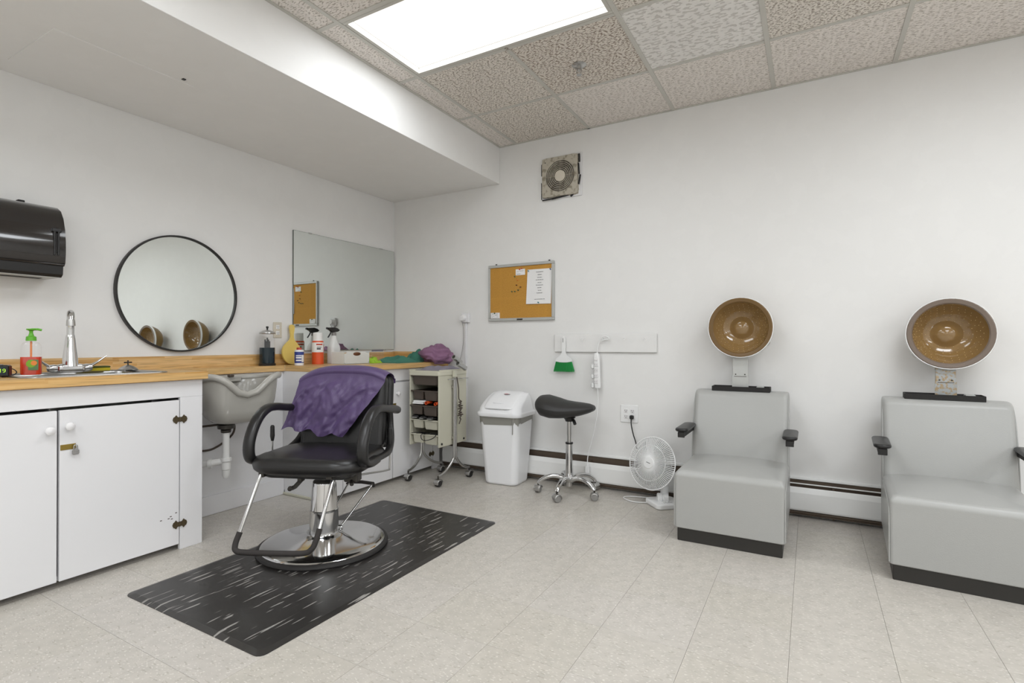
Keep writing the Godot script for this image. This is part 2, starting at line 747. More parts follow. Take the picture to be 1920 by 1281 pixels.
func build_lights() -> void:
	# 2 x 4 ft troffers laid into the grid
	var spots := [[0, 1, "lit fluorescent troffer panel in the ceiling above the styling chair"], [4, 1, "lit fluorescent troffer panel in the ceiling by the right hood chair"],
		[8, 1, "unseen troffer panel added at the far right of the room to flatten the light"]]  # far-right panel is unseen, added to spread the light
	for q in [[0, 4], [4, 4], [8, 4], [0, 7], [4, 7], [8, 7], [0, 10], [4, 10], [8, 10]]:  # unseen rear grid, packed with added panels to flatten the light
		spots.append([q[0], q[1], "unseen troffer panel added behind the viewer to flatten the light, %s row, %s column" % [["first", "second", "third"][(q[1] - 4) / 3], ["left", "middle", "right"][q[0] / 4]]])
	for s in spots:
		var x0: float = GX + s[0] * TILE + 0.012
		var x1: float = GX + (s[0] + 2) * TILE - 0.012
		var z0: float = GZ + s[1] * TILE + 0.012
		var z1: float = GZ + (s[1] + 1) * TILE - 0.012
		var c := V((x0 + x1) * 0.5, H, (z0 + z1) * 0.5)
		var t := thing("ceiling_light", s[2], "ceiling light", c, 0.0, "troffer panels in the suspended ceiling")
		var f := G()
		f.bx(x0, x1, H, H + 0.045, z0, z0 + 0.022, 0.003)
		f.bx(x0, x1, H, H + 0.045, z1 - 0.022, z1, 0.003)
		f.bx(x0, x0 + 0.022, H, H + 0.045, z0 + 0.022, z1 - 0.022, 0.003)
		f.bx(x1 - 0.022, x1, H, H + 0.045, z0 + 0.022, z1 - 0.022, 0.003)
		obj("frame", f, M.tee, t)
		obj("diffuser", G().bx(x0 + 0.022, x1 - 0.022, H + 0.034, H + 0.040, z0 + 0.022, z1 - 0.022), M.diffuser, t)
		var a := AreaLight3D.new()
		a.name = "panel_glow"
		a.area_size = Vector2(x1 - x0 - 0.05, z1 - z0 - 0.05)
		a.light_energy = LIGHT_ENERGY * (0.55 if s[0] == 0 and s[1] == 1 else 1.0)
		a.light_color = LIGHT_COLOR
		a.shadow_enabled = true
		a.area_range = 12.0
		a.rotation.x = -PI / 2
		a.position = V(0, 0.031, 0)
		t.add_child(a)


func build_shell() -> void:
	structure("wall_left", "plain white painted wall behind the sink counter and mirrors", G().bx(-0.12, 0, -0.1, H + 0.3, -0.12, RZ + 0.12), M.wall)
	structure("wall_back", "plain white painted wall behind the hood dryer chairs", G().bx(0, RX, -0.1, H + 0.3, -0.12, 0), M.wall)
	structure("wall_right", "plain white wall closing the room on the right", G().bx(RX, RX + 0.12, -0.1, H + 0.3, -0.12, RZ + 0.12), M.wall)
	structure("wall_front", "plain white wall behind the viewer", G().bx(0, RX, -0.1, H + 0.3, RZ, RZ + 0.12), M.wall)
	var s := structure("ceiling_soffit", "white dropped soffit running along the left wall", G().bx(0, SOF_X, SOF_Y, H + 0.1, 0, RZ, 0.003), M.soffit)
	# access panel on its underside
	var p := obj("access_panel", G().bx(0.15, 0.62, SOF_Y - 0.0035, SOF_Y + 0.001, 2.13, 2.69, 0.0015), M.soffit, s)
	obj("screw", G().bx(0.645, 0.662, SOF_Y - 0.004, SOF_Y, 2.19, 2.205, 0.001), M.black_plastic, s)
	# boxed-out wall with a ledge behind the shampoo bowl, and its base board
	structure("wall_plumbing", "white boxed-out panel behind the shampoo bowl", G().bx(0, 0.128, 0, 0.85, 1.25, 2.02, 0.002), M.white_paint)
	structure("baseboard_plumbing", "white base board below the shampoo bowl", G().bx(0.128, 0.141, 0, 0.115, 1.25, 2.02, 0.003), M.white_paint)
	structure("trim_1", "thin cream strip along the foot of the corner cabinet end", G().bx(0.141, 0.575, 0.0, 0.018, 1.25, 1.262, 0.004), M.cream_plastic)


func build_ceiling() -> void:
	var c := structure_node("ceiling", "suspended ceiling of fissured grey-white tiles in a metal grid")
	obj("slab", G().bx(SOF_X, RX, H + 0.12, H + 0.2, 0, RZ), M.soffit, c)
	var xs := [SOF_X]
	var x := GX
	while x < RX - 0.05:
		xs.append(x)
		x += TILE
	xs.append(RX)
	var zs := [0.0]
	var z := GZ
	while z < RZ - 0.05:
		zs.append(z)
		z += TILE
	zs.append(RZ)
	var kinds := ["tile_fine", "tile_pit", "tile_fine", "tile_pit"]
	for i in xs.size() - 1:
		for j in zs.size() - 1:
			var gi := i - 1
			var gj := j - 1
			if (gi in [0, 1, 4, 5, 8, 9]) and (gj in [1, 4, 7, 10]): continue
			var m: Material = M[kinds[(i * 3 + j * 5) % 4]]
			if gi == 1 and gj == 0: m = M.tile_rust
			if gi == 0 and gj == 0: m = M.tile_pit
			if gi == 2 and gj == 0: m = M.tile_deep
			if gi >= 2 and gj == -1 or gi == -1: m = M.tile_fine
			var d := 0.0
			obj("ceiling_tile", G().bx(xs[i] + 0.004, xs[i + 1] - 0.004, H + 0.004 + d, H + 0.02, zs[j] + 0.004, zs[j + 1] - 0.004, 0.002), m, c)
	for i in range(1, xs.size() - 1):
		var run := [0.0]
		if i - 1 in [1, 5, 9]:
			# runners stop at the long sides of the light panels
			for gj in [1, 4, 7, 10]: run.append_array([GZ + gj * TILE - 0.012, GZ + (gj + 1) * TILE + 0.012])
		run.append(RZ)
		for k in range(0, run.size(), 2):
			obj("grid_runner", G().bx(xs[i] - 0.012, xs[i] + 0.012, H - 0.001, H + 0.006, run[k], run[k + 1], 0.001), M.tee, c)
	for j in range(1, zs.size() - 1):
		for i in xs.size() - 1:
			obj("cross_tee", G().bx(xs[i] + 0.012, xs[i + 1] - 0.012, H, H + 0.006, zs[j] - 0.012, zs[j] + 0.012, 0.001), M.tee, c)
	obj("edge_angle", G().bx(SOF_X, SOF_X + 0.018, H - 0.001, H + 0.004, 0.018, RZ, 0.001), M.tee, c)
	obj("edge_angle", G().bx(SOF_X, RX, H - 0.001, H + 0.004, 0, 0.018, 0.001), M.tee, c)
	# sprinkler
	var t := thing("sprinkler_head", "small chrome fire sprinkler head in the ceiling beside the light", "sprinkler", V(2.156, H, 0.853))
	obj("escutcheon", G().along(V(2.156, H + 0.006, 0.853), Vector3.DOWN).lathe([Vector2(0, 0), Vector2(0.040, 0), Vector2(0.042, 0.004), Vector2(0.031, 0.012), Vector2(0.018, 0.013), Vector2(0, 0.013)], 20), M.satin_chrome, t)
	obj("body", G().along(V(2.156, H - 0.006, 0.853), Vector3.DOWN).lathe([Vector2(0, 0), Vector2(0.013, 0), Vector2(0.013, 0.016), Vector2(0.009, 0.018), Vector2(0.007, 0.03), Vector2(0, 0.03)], 12), M.satin_chrome, t)
	var fr := G()
	for sg in [-1, 1]:
		fr.tube([V(2.156 + sg * 0.011, H - 0.02, 0.853), V(2.156 + sg * 0.016, H - 0.034, 0.853), V(2.156 + sg * 0.004, H - 0.052, 0.853)], 0.003, 6)
	obj("frame_arms", fr, M.satin_chrome, t)
	obj("deflector", G().along(V(2.156, H - 0.051, 0.853), Vector3.DOWN).lathe([Vector2(0, 0), Vector2(0.015, 0), Vector2(0.015, 0.003), Vector2(0, 0.003)], 12), M.satin_chrome, t)


func build_floor() -> void:
	var c := structure_node("floor", "beige vinyl tile floor with faint streaks")
	obj("subfloor", G().bx(0, RX, -0.1, -0.0035, 0, RZ), M.floor_joint, c)
	var pitch := 0.302
	var rest := {}
	var cam := Vector3(3.29, 1.035, 3.616)
	var fw := Vector3(-0.4943, 0, -0.8693)
	var rt := Vector3(0.8693, 0, -0.4943)
	var keys := ["vct_a", "vct_b", "vct_c", "vct_d"]
	var shared := {}
	for i in range(-10, 16):
		for j in range(-8, 20):
			var x0 := 2.925 + i * pitch
			var z0 := 2.39 + j * pitch
			var a := V(maxf(x0, 0), 0, maxf(z0, 0))
			var b := V(minf(x0 + pitch, RX), 0, minf(z0 + pitch, RZ))
			if b.x - a.x < 0.02 or b.z - a.z < 0.02: continue
			var key: String = keys[(rng.randi() % 4)]
			var seen := false
			for q in [a, b, V(a.x, 0, b.z), V(b.x, 0, a.z)]:
				var d: Vector3 = q - cam
				var dep := d.dot(fw)
				if dep > 0.2 and absf(d.dot(rt)) < dep * 1.0 and 1.035 < dep * 0.67: seen = true
			if a.x < 0.4 and z0 > 1.9: seen = false
			if seen:
				var full := b.x - a.x > pitch - 0.001 and b.z - a.z > pitch - 0.001
				var o := MeshInstance3D.new()
				o.name = "floor_tile"
				if full:
					if not shared.has(key):
						var tmp := obj("floor_tile", G().bx(-0.5 * pitch + 0.0003, 0.5 * pitch - 0.0003, -0.004, 0, -0.5 * pitch + 0.0003, 0.5 * pitch - 0.0003, 0.0006), M[key], c)
						shared[key] = tmp.mesh
						c.remove_child(tmp)
						tmp.free()
					o.mesh = shared[key]
					o.position = (a + b) * 0.5
				else:
					o.free()
					obj("floor_tile", G().bx(a.x + 0.0003, b.x - 0.0003, -0.004, 0, a.z + 0.0003, b.z - 0.0003, 0.0006), M[key], c)
					continue
				c.add_child(o, true)
			else:
				if not rest.has(key): rest[key] = G()
				rest[key].bx(a.x + 0.0003, b.x - 0.0003, -0.004, 0, a.z + 0.0003, b.z - 0.0003)
	for key in rest:
		obj("floor_tiles", rest[key], M[key], c).set_meta("kind", "stuff")


func build_heater() -> void:
	var x0 := 0.6
	var t := thing("baseboard_heater", "long white baseboard heater along the foot of the back wall", "heater", V(3.0, 0, 0.03))
	obj("back_plate", G().bx(x0, RX - 0.01, 0.0, 0.236, 0.0, 0.008, 0.002), M.heater_white, t)
	obj("top_lip", G().bx(x0, RX - 0.01, 0.218, 0.236, 0.006, 0.022, 0.004), M.heater_white, t)
	# bent front panel
	var prof := PackedVector2Array([Vector2(0.058, 0.048), Vector2(0.066, 0.046), Vector2(0.070, 0.056), Vector2(0.070, 0.150), Vector2(0.060, 0.176), Vector2(0.052, 0.181), Vector2(0.050, 0.178), Vector2(0.064, 0.148), Vector2(0.065, 0.056)])
	var g := G()
	g.xf = Transform3D(Basis(Vector3(0, 0, 1), Vector3(0, 1, 0), Vector3(-1, 0, 0)), Vector3.ZERO)
	g.prism(prof, -(RX - 0.01), -x0)
	obj("front_panel", g.done(), M.heater_white, t)
	obj("damper", G().bx(2.7, RX - 0.01, 0.197, 0.201, 0.03, 0.046, 0.001), M.heater_white, t)
	obj("fin_core_dark_gap", G().bx(x0, RX - 0.01, 0.016, 0.150, 0.010, 0.052, 0.002), M.heater_fin, t)  # brown fin block, carried down to darken the foot gap
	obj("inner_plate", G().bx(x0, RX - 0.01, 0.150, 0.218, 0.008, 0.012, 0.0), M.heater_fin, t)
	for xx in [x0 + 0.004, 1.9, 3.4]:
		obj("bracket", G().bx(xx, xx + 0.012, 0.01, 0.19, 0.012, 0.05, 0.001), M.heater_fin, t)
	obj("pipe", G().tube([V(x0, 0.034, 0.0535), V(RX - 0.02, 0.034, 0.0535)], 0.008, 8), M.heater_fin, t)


func knob(p: Vector3, dir: Vector3, parent: Node3D, m: Material, r := 0.018) -> void:
	obj("knob", G().along(p, dir).lathe([Vector2(0, 0), Vector2(r * 0.5, 0), Vector2(r * 0.42, r * 0.45), Vector2(r * 0.75, r * 0.75), Vector2(r, r * 1.15), Vector2(r * 0.92, r * 1.55), Vector2(r * 0.55, r * 1.8), Vector2(0, r * 1.86)], 18), m, parent)


func butterfly_hinge(x: float, y: float, z: float, parent: Node3D) -> void:
	# cut-out leaf of an aged brass hinge on a face at x
	var poly := PackedVector2Array()
	for q in [[0, 0.011], [0.012, 0.013], [0.020, 0.024], [0.026, 0.017], [0.034, 0.012], [0.038, 0.0], [0.034, -0.012], [0.026, -0.017], [0.020, -0.024], [0.012, -0.013], [0, -0.011],
		[-0.012, -0.013], [-0.020, -0.024], [-0.026, -0.017], [-0.034, -0.012], [-0.038, 0.0], [-0.034, 0.012], [-0.026, 0.017], [-0.020, 0.024], [-0.012, 0.013]]:
		poly.append(Vector2(q[0], q[1]) * 0.92)
	var g := G()
	g.xf = Transform3D(Basis(Vector3(0, 0, 1), Vector3(0, 1, 0), Vector3(-1, 0, 0)), V(x, y, z))
	g.prism(poly, -0.003, 0)
	g.done()
	g.tube([V(x + 0.003, y - 0.012, z), V(x + 0.003, y + 0.012, z)], 0.0035, 6)
	obj("hinge", g, M.aged_brass, parent)


func build_counters() -> void:
	# --- sink cabinet: carcass, face frame, two plank doors
	var fx := 0.533
	var zr := 2.035
	var zl := 3.35
	var t := thing("sink_cabinet", "white painted two-door cabinet under the wooden sink counter", "cabinet", V(0.27, 0, 2.7))
	var g := G()
	g.bx(0.13, fx - 0.02, 0.03, 0.85, zr + 0.001, zr + 0.018)
	g.bx(0.002, fx - 0.02, 0.03, 0.85, zl - 0.018, zl)
	g.bx(0.002, fx - 0.02, 0.03, 0.048, zr + 0.018, zl - 0.018)
	g.bx(0.002, 0.014, 0.048, 0.85, zr + 0.018, zl - 0.018)
	obj("carcass", g, M.white_paint, t)
	obj("toe_kick", G().bx(0.02, fx - 0.12, 0.0, 0.032, zr + 0.02, zl), M.white_paint, t)
	var f := G()
	f.bx(fx - 0.02, fx, 0.765, 0.85, zr, zl, 0.0015)
	obj("top_rail", f, M.white_paint, t)
	obj("end_stile", G().bx(fx - 0.02, fx, 0.0, 0.765, zr, 2.146, 0.0015), M.white_paint, t)
	obj("stile", G().bx(fx - 0.02, fx, 0.03, 0.765, 3.13, zl, 0.0015), M.white_paint, t)
	for q in [[2.150, 2.634], [2.642, 3.126]]:
		var d := obj("door", G().bx(fx - 0.02, fx + 0.001, 0.03, 0.752, q[0], q[1], 0.002), M.white_paint, t)
		if q[0] < 2.3:
			knob(V(fx + 0.001, 0.683, 2.605), Vector3.RIGHT, d, M.white_gloss)
			# chipped paint near the lower hinge
			for k in [[2.19, 0.178], [2.2, 0.17], [2.185, 0.165], [2.235, 0.17], [2.165, 0.19]]:
				obj("paint_chip", G().box(V(fx + 0.0012, k[1], k[0]), V(0.0006, 0.004, 0.009), 0.0), M.hose_brown, d)
		else:
			knob(V(fx + 0.001, 0.672, 2.672), Vector3.RIGHT, d, M.white_gloss)
	butterfly_hinge(fx + 0.0015, 0.655, 2.148, t)
	butterfly_hinge(fx + 0.0015, 0.130, 2.148, t)
	var h := obj("hasp", G().bx(fx + 0.001, fx + 0.004, 0.583, 0.606, 2.578, 2.632, 0.001), M.brass, t)
	obj("staple", G().tube(curve([V(fx + 0.003, 0.600, 2.583), V(fx + 0.018, 0.600, 2.583), V(fx + 0.018, 0.588, 2.583), V(fx + 0.003, 0.588, 2.583)], 5), 0.002, 6), M.steel, h)
	t = thing("padlock", "small grey padlock on the brass hasp of the sink cabinet", "padlock", V(fx + 0.016, 0.56, 2.583))
	obj("body", G().bx(fx + 0.008, fx + 0.020, 0.560, 0.580, 2.571, 2.595, 0.003), M.grey_detail, t)
	obj("shackle", G().tube(curve([V(fx + 0.014, 0.578, 2.576), V(fx + 0.014, 0.596, 2.577), V(fx + 0.014, 0.600, 2.583), V(fx + 0.014, 0.596, 2.589), V(fx + 0.014, 0.578, 2.590)], 5), 0.002, 6), M.steel, t)
	# --- counter top with the sink opening
	t = thing("countertop", "butcher-block laminate counter top holding the steel sink", "countertop", V(0.28, 0.852, 2.7))
	g = G()
	var o := [0.11, 0.50, 2.20, 2.72]       # opening x0 x1 z0 z1
	g.bx(0.0205, o[0], 0.852, 0.892, 2.022, zl, 0.0, 2)
	g.bx(o[1], 0.56, 0.852, 0.892, 2.022, zl, 0.004, 2)
	g.bx(o[0], o[1], 0.852, 0.892, 2.022, o[2], 0.0, 2)
	g.bx(o[0], o[1], 0.852, 0.892, o[3], zl, 0.0, 2)
	obj("top", g, M.wood, t)
	obj("edge_band", G().bx(0.559, 0.562, 0.853, 0.8915, 2.022, zl, 0.001, 2), M.wood_edge, t)
	# --- drop-in sink
	t = thing("kitchen_sink", "stainless steel drop-in sink set in the wooden counter", "sink", V(0.30, 0.892, 2.46))
	var rings := []
	for q in [[0.42, 0.56, 0.892], [0.425, 0.565, 0.896], [0.40, 0.54, 0.8985], [0.365, 0.495, 0.8965], [0.36, 0.49, 0.885], [0.33, 0.46, 0.73], [0.29, 0.42, 0.715], [0.04, 0.04, 0.712]]:
		rings.append(g.ring3(V(0.305, 0, 2.46), q[0], q[1], 0.05, q[2], 6))
	g = G()
	g.surf(rings, true, 1)
	if g.n[2 * rings[0].size()].y < 0.0: g.flip()
	obj("basin", g, M.satin_chrome, t)
	obj("drain", G().along(V(0.305, 0.713, 2.46), Vector3.UP).lathe([Vector2(0, 0), Vector2(0.04, 0), Vector2(0.042, 0.003), Vector2(0.03, 0.004), Vector2(0, 0.002)], 16), M.steel, t)
	# --- back splashes and the ledge
	t = thing("backsplash", "long wooden backsplash strip along the left wall", "backsplash", V(0.01, 0.85, 1.8))
	obj("strip", G().bx(0.0, 0.02, 0.884, 0.962, 0.022, zl, 0.002, 2), M.wood, t)
	t = thing("backsplash", "short wooden backsplash strip on the back wall in the corner", "backsplash", V(0.3, 0.85, 0.01))
	obj("strip", G().bx(0.0, 0.60, 0.884, 0.966, 0.0, 0.02, 0.002, 0), M.wood, t)
	t = thing("wall_ledge", "narrow wooden ledge behind the shampoo bowl carrying the comb jar", "ledge", V(0.07, 0.85, 1.63))
	obj("board", G().bx(0.0, 0.148, 0.846, 0.886, 1.249, 2.021, 0.002, 2), M.wood, t)
	obj("joint_filler", G().bx(0.1475, 0.1492, 0.847, 0.886, 1.2485, 1.2535, 0.0), M.cream_plastic, t)
	# --- corner cabinet
	var bxf := 0.578
	t = thing("corner_cabinet", "white corner cabinet with two doors below the mirror", "cabinet", V(0.29, 0, 0.62))
	obj("carcass", G().bx(0.002, bxf - 0.02, 0.03, 0.846, 0.08, 1.25, 0.001), M.white_paint, t)
	obj("toe_kick", G().bx(0.02, bxf - 0.12, 0.0, 0.03, 0.08, 1.235), M.white_paint, t)
	obj("end_panel", G().bx(0.145, bxf - 0.002, 0.0, 0.05, 1.236, 1.2495, 0.001), M.white_paint, t)
	obj("top_rail", G().bx(bxf - 0.02, bxf, 0.755, 0.846, 0.08, 1.25, 0.0015), M.white_paint, t)
	obj("stile", G().bx(bxf - 0.02, bxf, 0.03, 0.755, 1.13, 1.25, 0.0015), M.white_paint, t)
	obj("stile", G().bx(bxf - 0.02, bxf, 0.0, 0.755, 0.08, 0.17, 0.0015), M.white_paint, t)
	for q in [[0.654, 1.126], [0.174, 0.646]]:
		var d := obj("door", G().bx(bxf - 0.02, bxf + 0.001, 0.03, 0.742, q[0], q[1], 0.002), M.white_paint, t)
		knob(V(bxf + 0.001, 0.66, 0.70 if q[0] > 0.5 else 0.605), Vector3.RIGHT, d, M.white_gloss, 0.017)
	h = obj("hasp", G().bx(bxf + 0.001, bxf + 0.004, 0.56, 0.588, 0.615, 0.70, 0.001), M.brass, t)
	obj("staple", G().bx(bxf + 0.004, bxf + 0.018, 0.563, 0.584, 0.665, 0.685, 0.004), M.steel, h)
	butterfly_hinge(bxf + 0.0015, 0.13, 0.19, t)
	t = thing("countertop", "butcher-block laminate counter top in the corner under the rectangular mirror", "countertop", V(0.3, 0.846, 0.63))
	obj("top", G().bx(0.0, 0.607, 0.846, 0.884, 0.002, 1.252, 0.003, 2), M.wood, t)
	obj("edge_band", G().bx(0.607, 0.61, 0.847, 0.8835, 0.002, 1.252, 0.001, 2), M.wood_edge, t)


func build_shampoo_bowl() -> void:
	var c := V(0.315, 0, 1.70)
	var t := thing("shampoo_bowl", "grey porcelain shampoo bowl with rolled rim on the plumbing wall", "shampoo bowl", V(c.x, 0.56, c.z))
	var seg := 40
	var turn := deg_to_rad(-14.0)
	var rim := []
	var outline := func(k: int) -> Array:
		var an := TAU * k / seg
		var hx := 0.185
		var hz := 0.215
		var p := 2.0 / 2.6
		var x := signf(cos(an)) * pow(absf(cos(an)), p) * hx
		var z := signf(sin(an)) * pow(absf(sin(an)), p) * hz
		# neck notch in front (an = 0), shoulders beside it
		var d := wrapf(an, -PI, PI)
		var notch := exp(-pow(d / 0.36, 2.0))
		var y := 0.835 - 0.095 * notch + 0.012 * exp(-pow((absf(d) - 0.95) / 0.35, 2.0)) - 0.012 * smoothstep(1.6, 2.6, absf(d))
		x -= 0.028 * notch
		return [Vector3(x, 0, z).rotated(Vector3.UP, turn) , y]
	for k in seg:
		var q: Array = outline.call(k)
		rim.append(V(c.x + q[0].x, q[1], c.z + q[0].z))
	var rings := []
	var bot := V(0.015, 0, 0.05)
	for s in [[0.06, 0.562], [0.30, 0.566], [0.55, 0.578], [0.74, 0.605], [0.86, 0.645], [0.93, 0.70], [0.965, -1.0], [0.99, -2.0]]:
		var row := []
		for k in seg:
			var q: Array = outline.call(k)
			var y: float = s[1]
			if y == -1.0: y = lerpf(0.70, q[1], 0.5)
			if y == -2.0: y = q[1]
			y = minf(y, q[1] - 0.004) if s[1] > 0 else y
			row.append(V(c.x + q[0].x * s[0], y, c.z + q[0].z * s[0]) + bot * (1.0 - s[0]))
		rings.append(row)
	var inner := []
	for i in range(rings.size() - 1, -1, -1):
		var row := []
		for p in rings[i]:
			var d: Vector3 = V(c.x, p.y, c.z) - p
			row.append(p + d * 0.06 + V(0, 0.008 if i < 6 else -0.002, 0))
		inner.append(row)
	obj("basin", G().loft(rings + inner, true, true), M.porcelain, t)
	obj("rim", G().tube(rim, 0.0195, 12, true), M.porcelain, t)
	obj("faucet_mount", G().bx(0.13, 0.20, 0.80, 0.835, 1.60, 1.72, 0.006), M.porcelain, t)
	obj("spray_hook", G().bx(0.19, 0.22, 0.832, 0.846, 1.66, 1.69, 0.004), M.hose_brown, t)
	# drain plumbing
	var px := 0.33
	var pz := 1.782
	t = thing("drain_pipe", "white plastic trap and drain pipe below the shampoo bowl", "pipe", V(px, 0.25, pz))
	obj("strainer_nut", G().along(V(px, 0.518, pz), Vector3.UP).lathe([Vector2(0, 0), Vector2(0.026, 0), Vector2(0.028, 0.014), Vector2(0.024, 0.018), Vector2(0.044, 0.024), Vector2(0.046, 0.046), Vector2(0, 0.046)], 14), M.dark_steel, t)
	obj("tailpiece", G().tube([V(px, 0.36, pz), V(px, 0.52, pz)], 0.019, 14), M.pvc, t)
	obj("slip_nut", G().along(V(px, 0.352, pz), Vector3.UP).lathe([Vector2(0, 0), Vector2(0.031, 0), Vector2(0.031, 0.018), Vector2(0, 0.018)], 10), M.pvc, t)
	obj("trap_body", G().along(V(px, 0.25, pz), Vector3.UP).lathe([Vector2(0, 0), Vector2(0.014, 0.004), Vector2(0.020, 0.018), Vector2(0.021, 0.05), Vector2(0.025, 0.055), Vector2(0.025, 0.1), Vector2(0, 0.1)], 14), M.pvc, t)
	obj("waste_arm", G().tube([V(px, 0.352, pz), V(0.28, 0.345, pz + 0.06), V(0.132, 0.322, pz + 0.20)], 0.019, 12), M.pvc, t)
	obj("slip_nut", G().along(V(0.288, 0.344, pz + 0.058), V(-0.5, -0.06, 0.63)).lathe([Vector2(0, 0), Vector2(0.028, 0), Vector2(0.028, 0.02), Vector2(0, 0.02)], 10), M.pvc, t)
	var hz := obj("supply_hose", G().tube(curve([V(0.135, 0.545, 1.90), V(0.17, 0.545, 1.80), V(0.21, 0.548, 1.70), V(0.20, 0.535, 1.65), V(0.165, 0.47, 1.64), V(0.15, 0.41, 1.72), V(0.145, 0.395, 1.80), V(0.132, 0.42, 1.93)], 8), 0.0065, 8), M.hose_brown)
	tag(hz, "thin brown rubber hose looping behind the white drain pipe", "hose")


# ---------------------------------------------------------------- styling chair and mat
func build_mat_and_chair() -> void:
	var ring := []
	for q in [[1.0, 0.0, 0.0], [1.0, 0.0, 0.002], [0.0, 0.018, 0.009], [0.0, 0.03, 0.0095]]:
		ring.append(q)
	# the mat: chamfered sheet, uv along its length
	var x0 := 0.835
	var x1 := 1.715
	var z0 := 1.02
	var z1 := 2.525
	var g := G()
	var rows := []
	var mk := func(ins: float, y: float) -> Array:
		return g.ring3(V((x0 + x1) * 0.5, 0, (z0 + z1) * 0.5), x1 - x0 - 2 * ins, z1 - z0 - 2 * ins, 0.03, y, 5)
	var r0: Array = mk.call(0.0, 0.0005)
	var r1: Array = mk.call(0.0, 0.003)
	var r2: Array = mk.call(0.022, 0.0085)
	g.surf([r0, r1], true, 0)
	g.surf([r1, r2], true, 0)
	g.cap(r2, Vector3.UP)
	for i in g.v.size():
		g.t[i] = Vector2(g.v[i].z, g.v[i].x) * Vector2(0.65, 0.65)
	g.orient(V(0, 1, 0))
	var o := obj("floor_mat", g, M.mat_vinyl)
	tag(o, "black marbled vinyl anti-fatigue mat under the styling chair", "mat")

	var at := V(1.135, 0.009, 1.763)
	var t := thing("styling_chair", "black vinyl hydraulic styling chair on a round chrome base", "salon chair", at, deg_to_rad(22.0))
	var rb := obj("base_ring", G().lathe([Vector2(0.285, 0.0), Vector2(0.312, 0.0), Vector2(0.317, 0.008), Vector2(0.314, 0.018), Vector2(0.303, 0.024), Vector2(0.29, 0.024)], 64), M.rubber, t, false)
	obj("base_plate", G().lathe([Vector2(0.302, 0.020), Vector2(0.296, 0.028), Vector2(0.280, 0.034), Vector2(0.24, 0.040), Vector2(0.17, 0.050), Vector2(0.115, 0.060), Vector2(0.088, 0.068), Vector2(0.080, 0.074), Vector2(0.0, 0.074)], 64, 50.0), M.chrome, t, false)
	obj("column", G().lathe([Vector2(0.0725, 0.072), Vector2(0.0735, 0.082), Vector2(0.0715, 0.09), Vector2(0.0685, 0.178), Vector2(0.0695, 0.18), Vector2(0.0695, 0.186), Vector2(0.066, 0.188), Vector2(0.058, 0.318), Vector2(0.054, 0.326)], 40), M.chrome, t, false)
	obj("column_cap", G().lathe([Vector2(0.055, 0.324), Vector2(0.052, 0.331), Vector2(0.02, 0.334), Vector2(0.0, 0.334)], 32), M.dark_steel, t, false)
	obj("piston", G().lathe([Vector2(0.0185, 0.33), Vector2(0.0185, 0.40)], 20), M.chrome, t, false)
	# pump pedal
	var pd := obj("pump_pedal", G().tube(curve([V(0.052, 0.075, -0.06), V(0.062, 0.085, -0.085), V(0.115, 0.185, -0.20), V(0.142, 0.235, -0.262), V(0.15, 0.243, -0.28)], 5), 0.0055, 8), M.chrome, t, false)
	obj("pedal_rod", G().tube(curve([V(-0.045, 0.075, -0.06), V(-0.035, 0.085, -0.09), V(-0.015, 0.185, -0.22), V(-0.006, 0.235, -0.29), V(0.0, 0.243, -0.30)], 5), 0.0055, 8), M.chrome, pd, false)
	obj("pedal_grip", G().tube([V(-0.012, 0.232, -0.288), V(-0.004, 0.243, -0.301), V(0.07, 0.246, -0.297), V(0.146, 0.244, -0.281), V(0.152, 0.233, -0.268)], 0.0095, 10), M.foam_grip, pd, false)
	obj("pivot", G().along(V(0.04, 0.078, -0.052), Vector3.RIGHT).lathe([Vector2(0, 0), Vector2(0.012, 0), Vector2(0.012, 0.035), Vector2(0, 0.035)], 12), M.chrome, pd, false)
	# seat
	obj("seat", G().pad(V(0, 0.408, 0.022), 0.555, 0.48, 0.080, 0.12, 0.038, 0.012, 7), M.black_vinyl, t, false)
	obj("seat_pan", G().pad(V(0, 0.385, 0.0), 0.44, 0.40, 0.03, 0.05, 0.01), M.black_plastic, t, false)
	var mech := obj("swivel_plate", G().bx(-0.10, 0.10, 0.368, 0.392, -0.10, 0.10, 0.004), M.dark_steel, t, false)
	obj("reclining_bracket", G().bx(-0.115, -0.09, 0.33, 0.385, 0.02, 0.06, 0.006).tube([V(-0.10, 0.34, 0.04), V(-0.13, 0.305, 0.05), V(-0.145, 0.298, 0.055)], 0.011, 8), M.dark_steel, mech, false)
	obj("bracket_bolt", G().along(V(-0.15, 0.30, 0.06), V(0.4, -0.1, 1)).lathe([Vector2(0, 0), Vector2(0.012, 0), Vector2(0.012, 0.012), Vector2(0, 0.014)], 8), M.dark_steel, mech, false)
	obj("reclining_bracket", G().bx(0.15, 0.22, 0.35, 0.395, 0.04, 0.10, 0.006).tube([V(0.19, 0.36, 0.09), V(0.20, 0.345, 0.115)], 0.010, 8), M.dark_steel, mech, false)
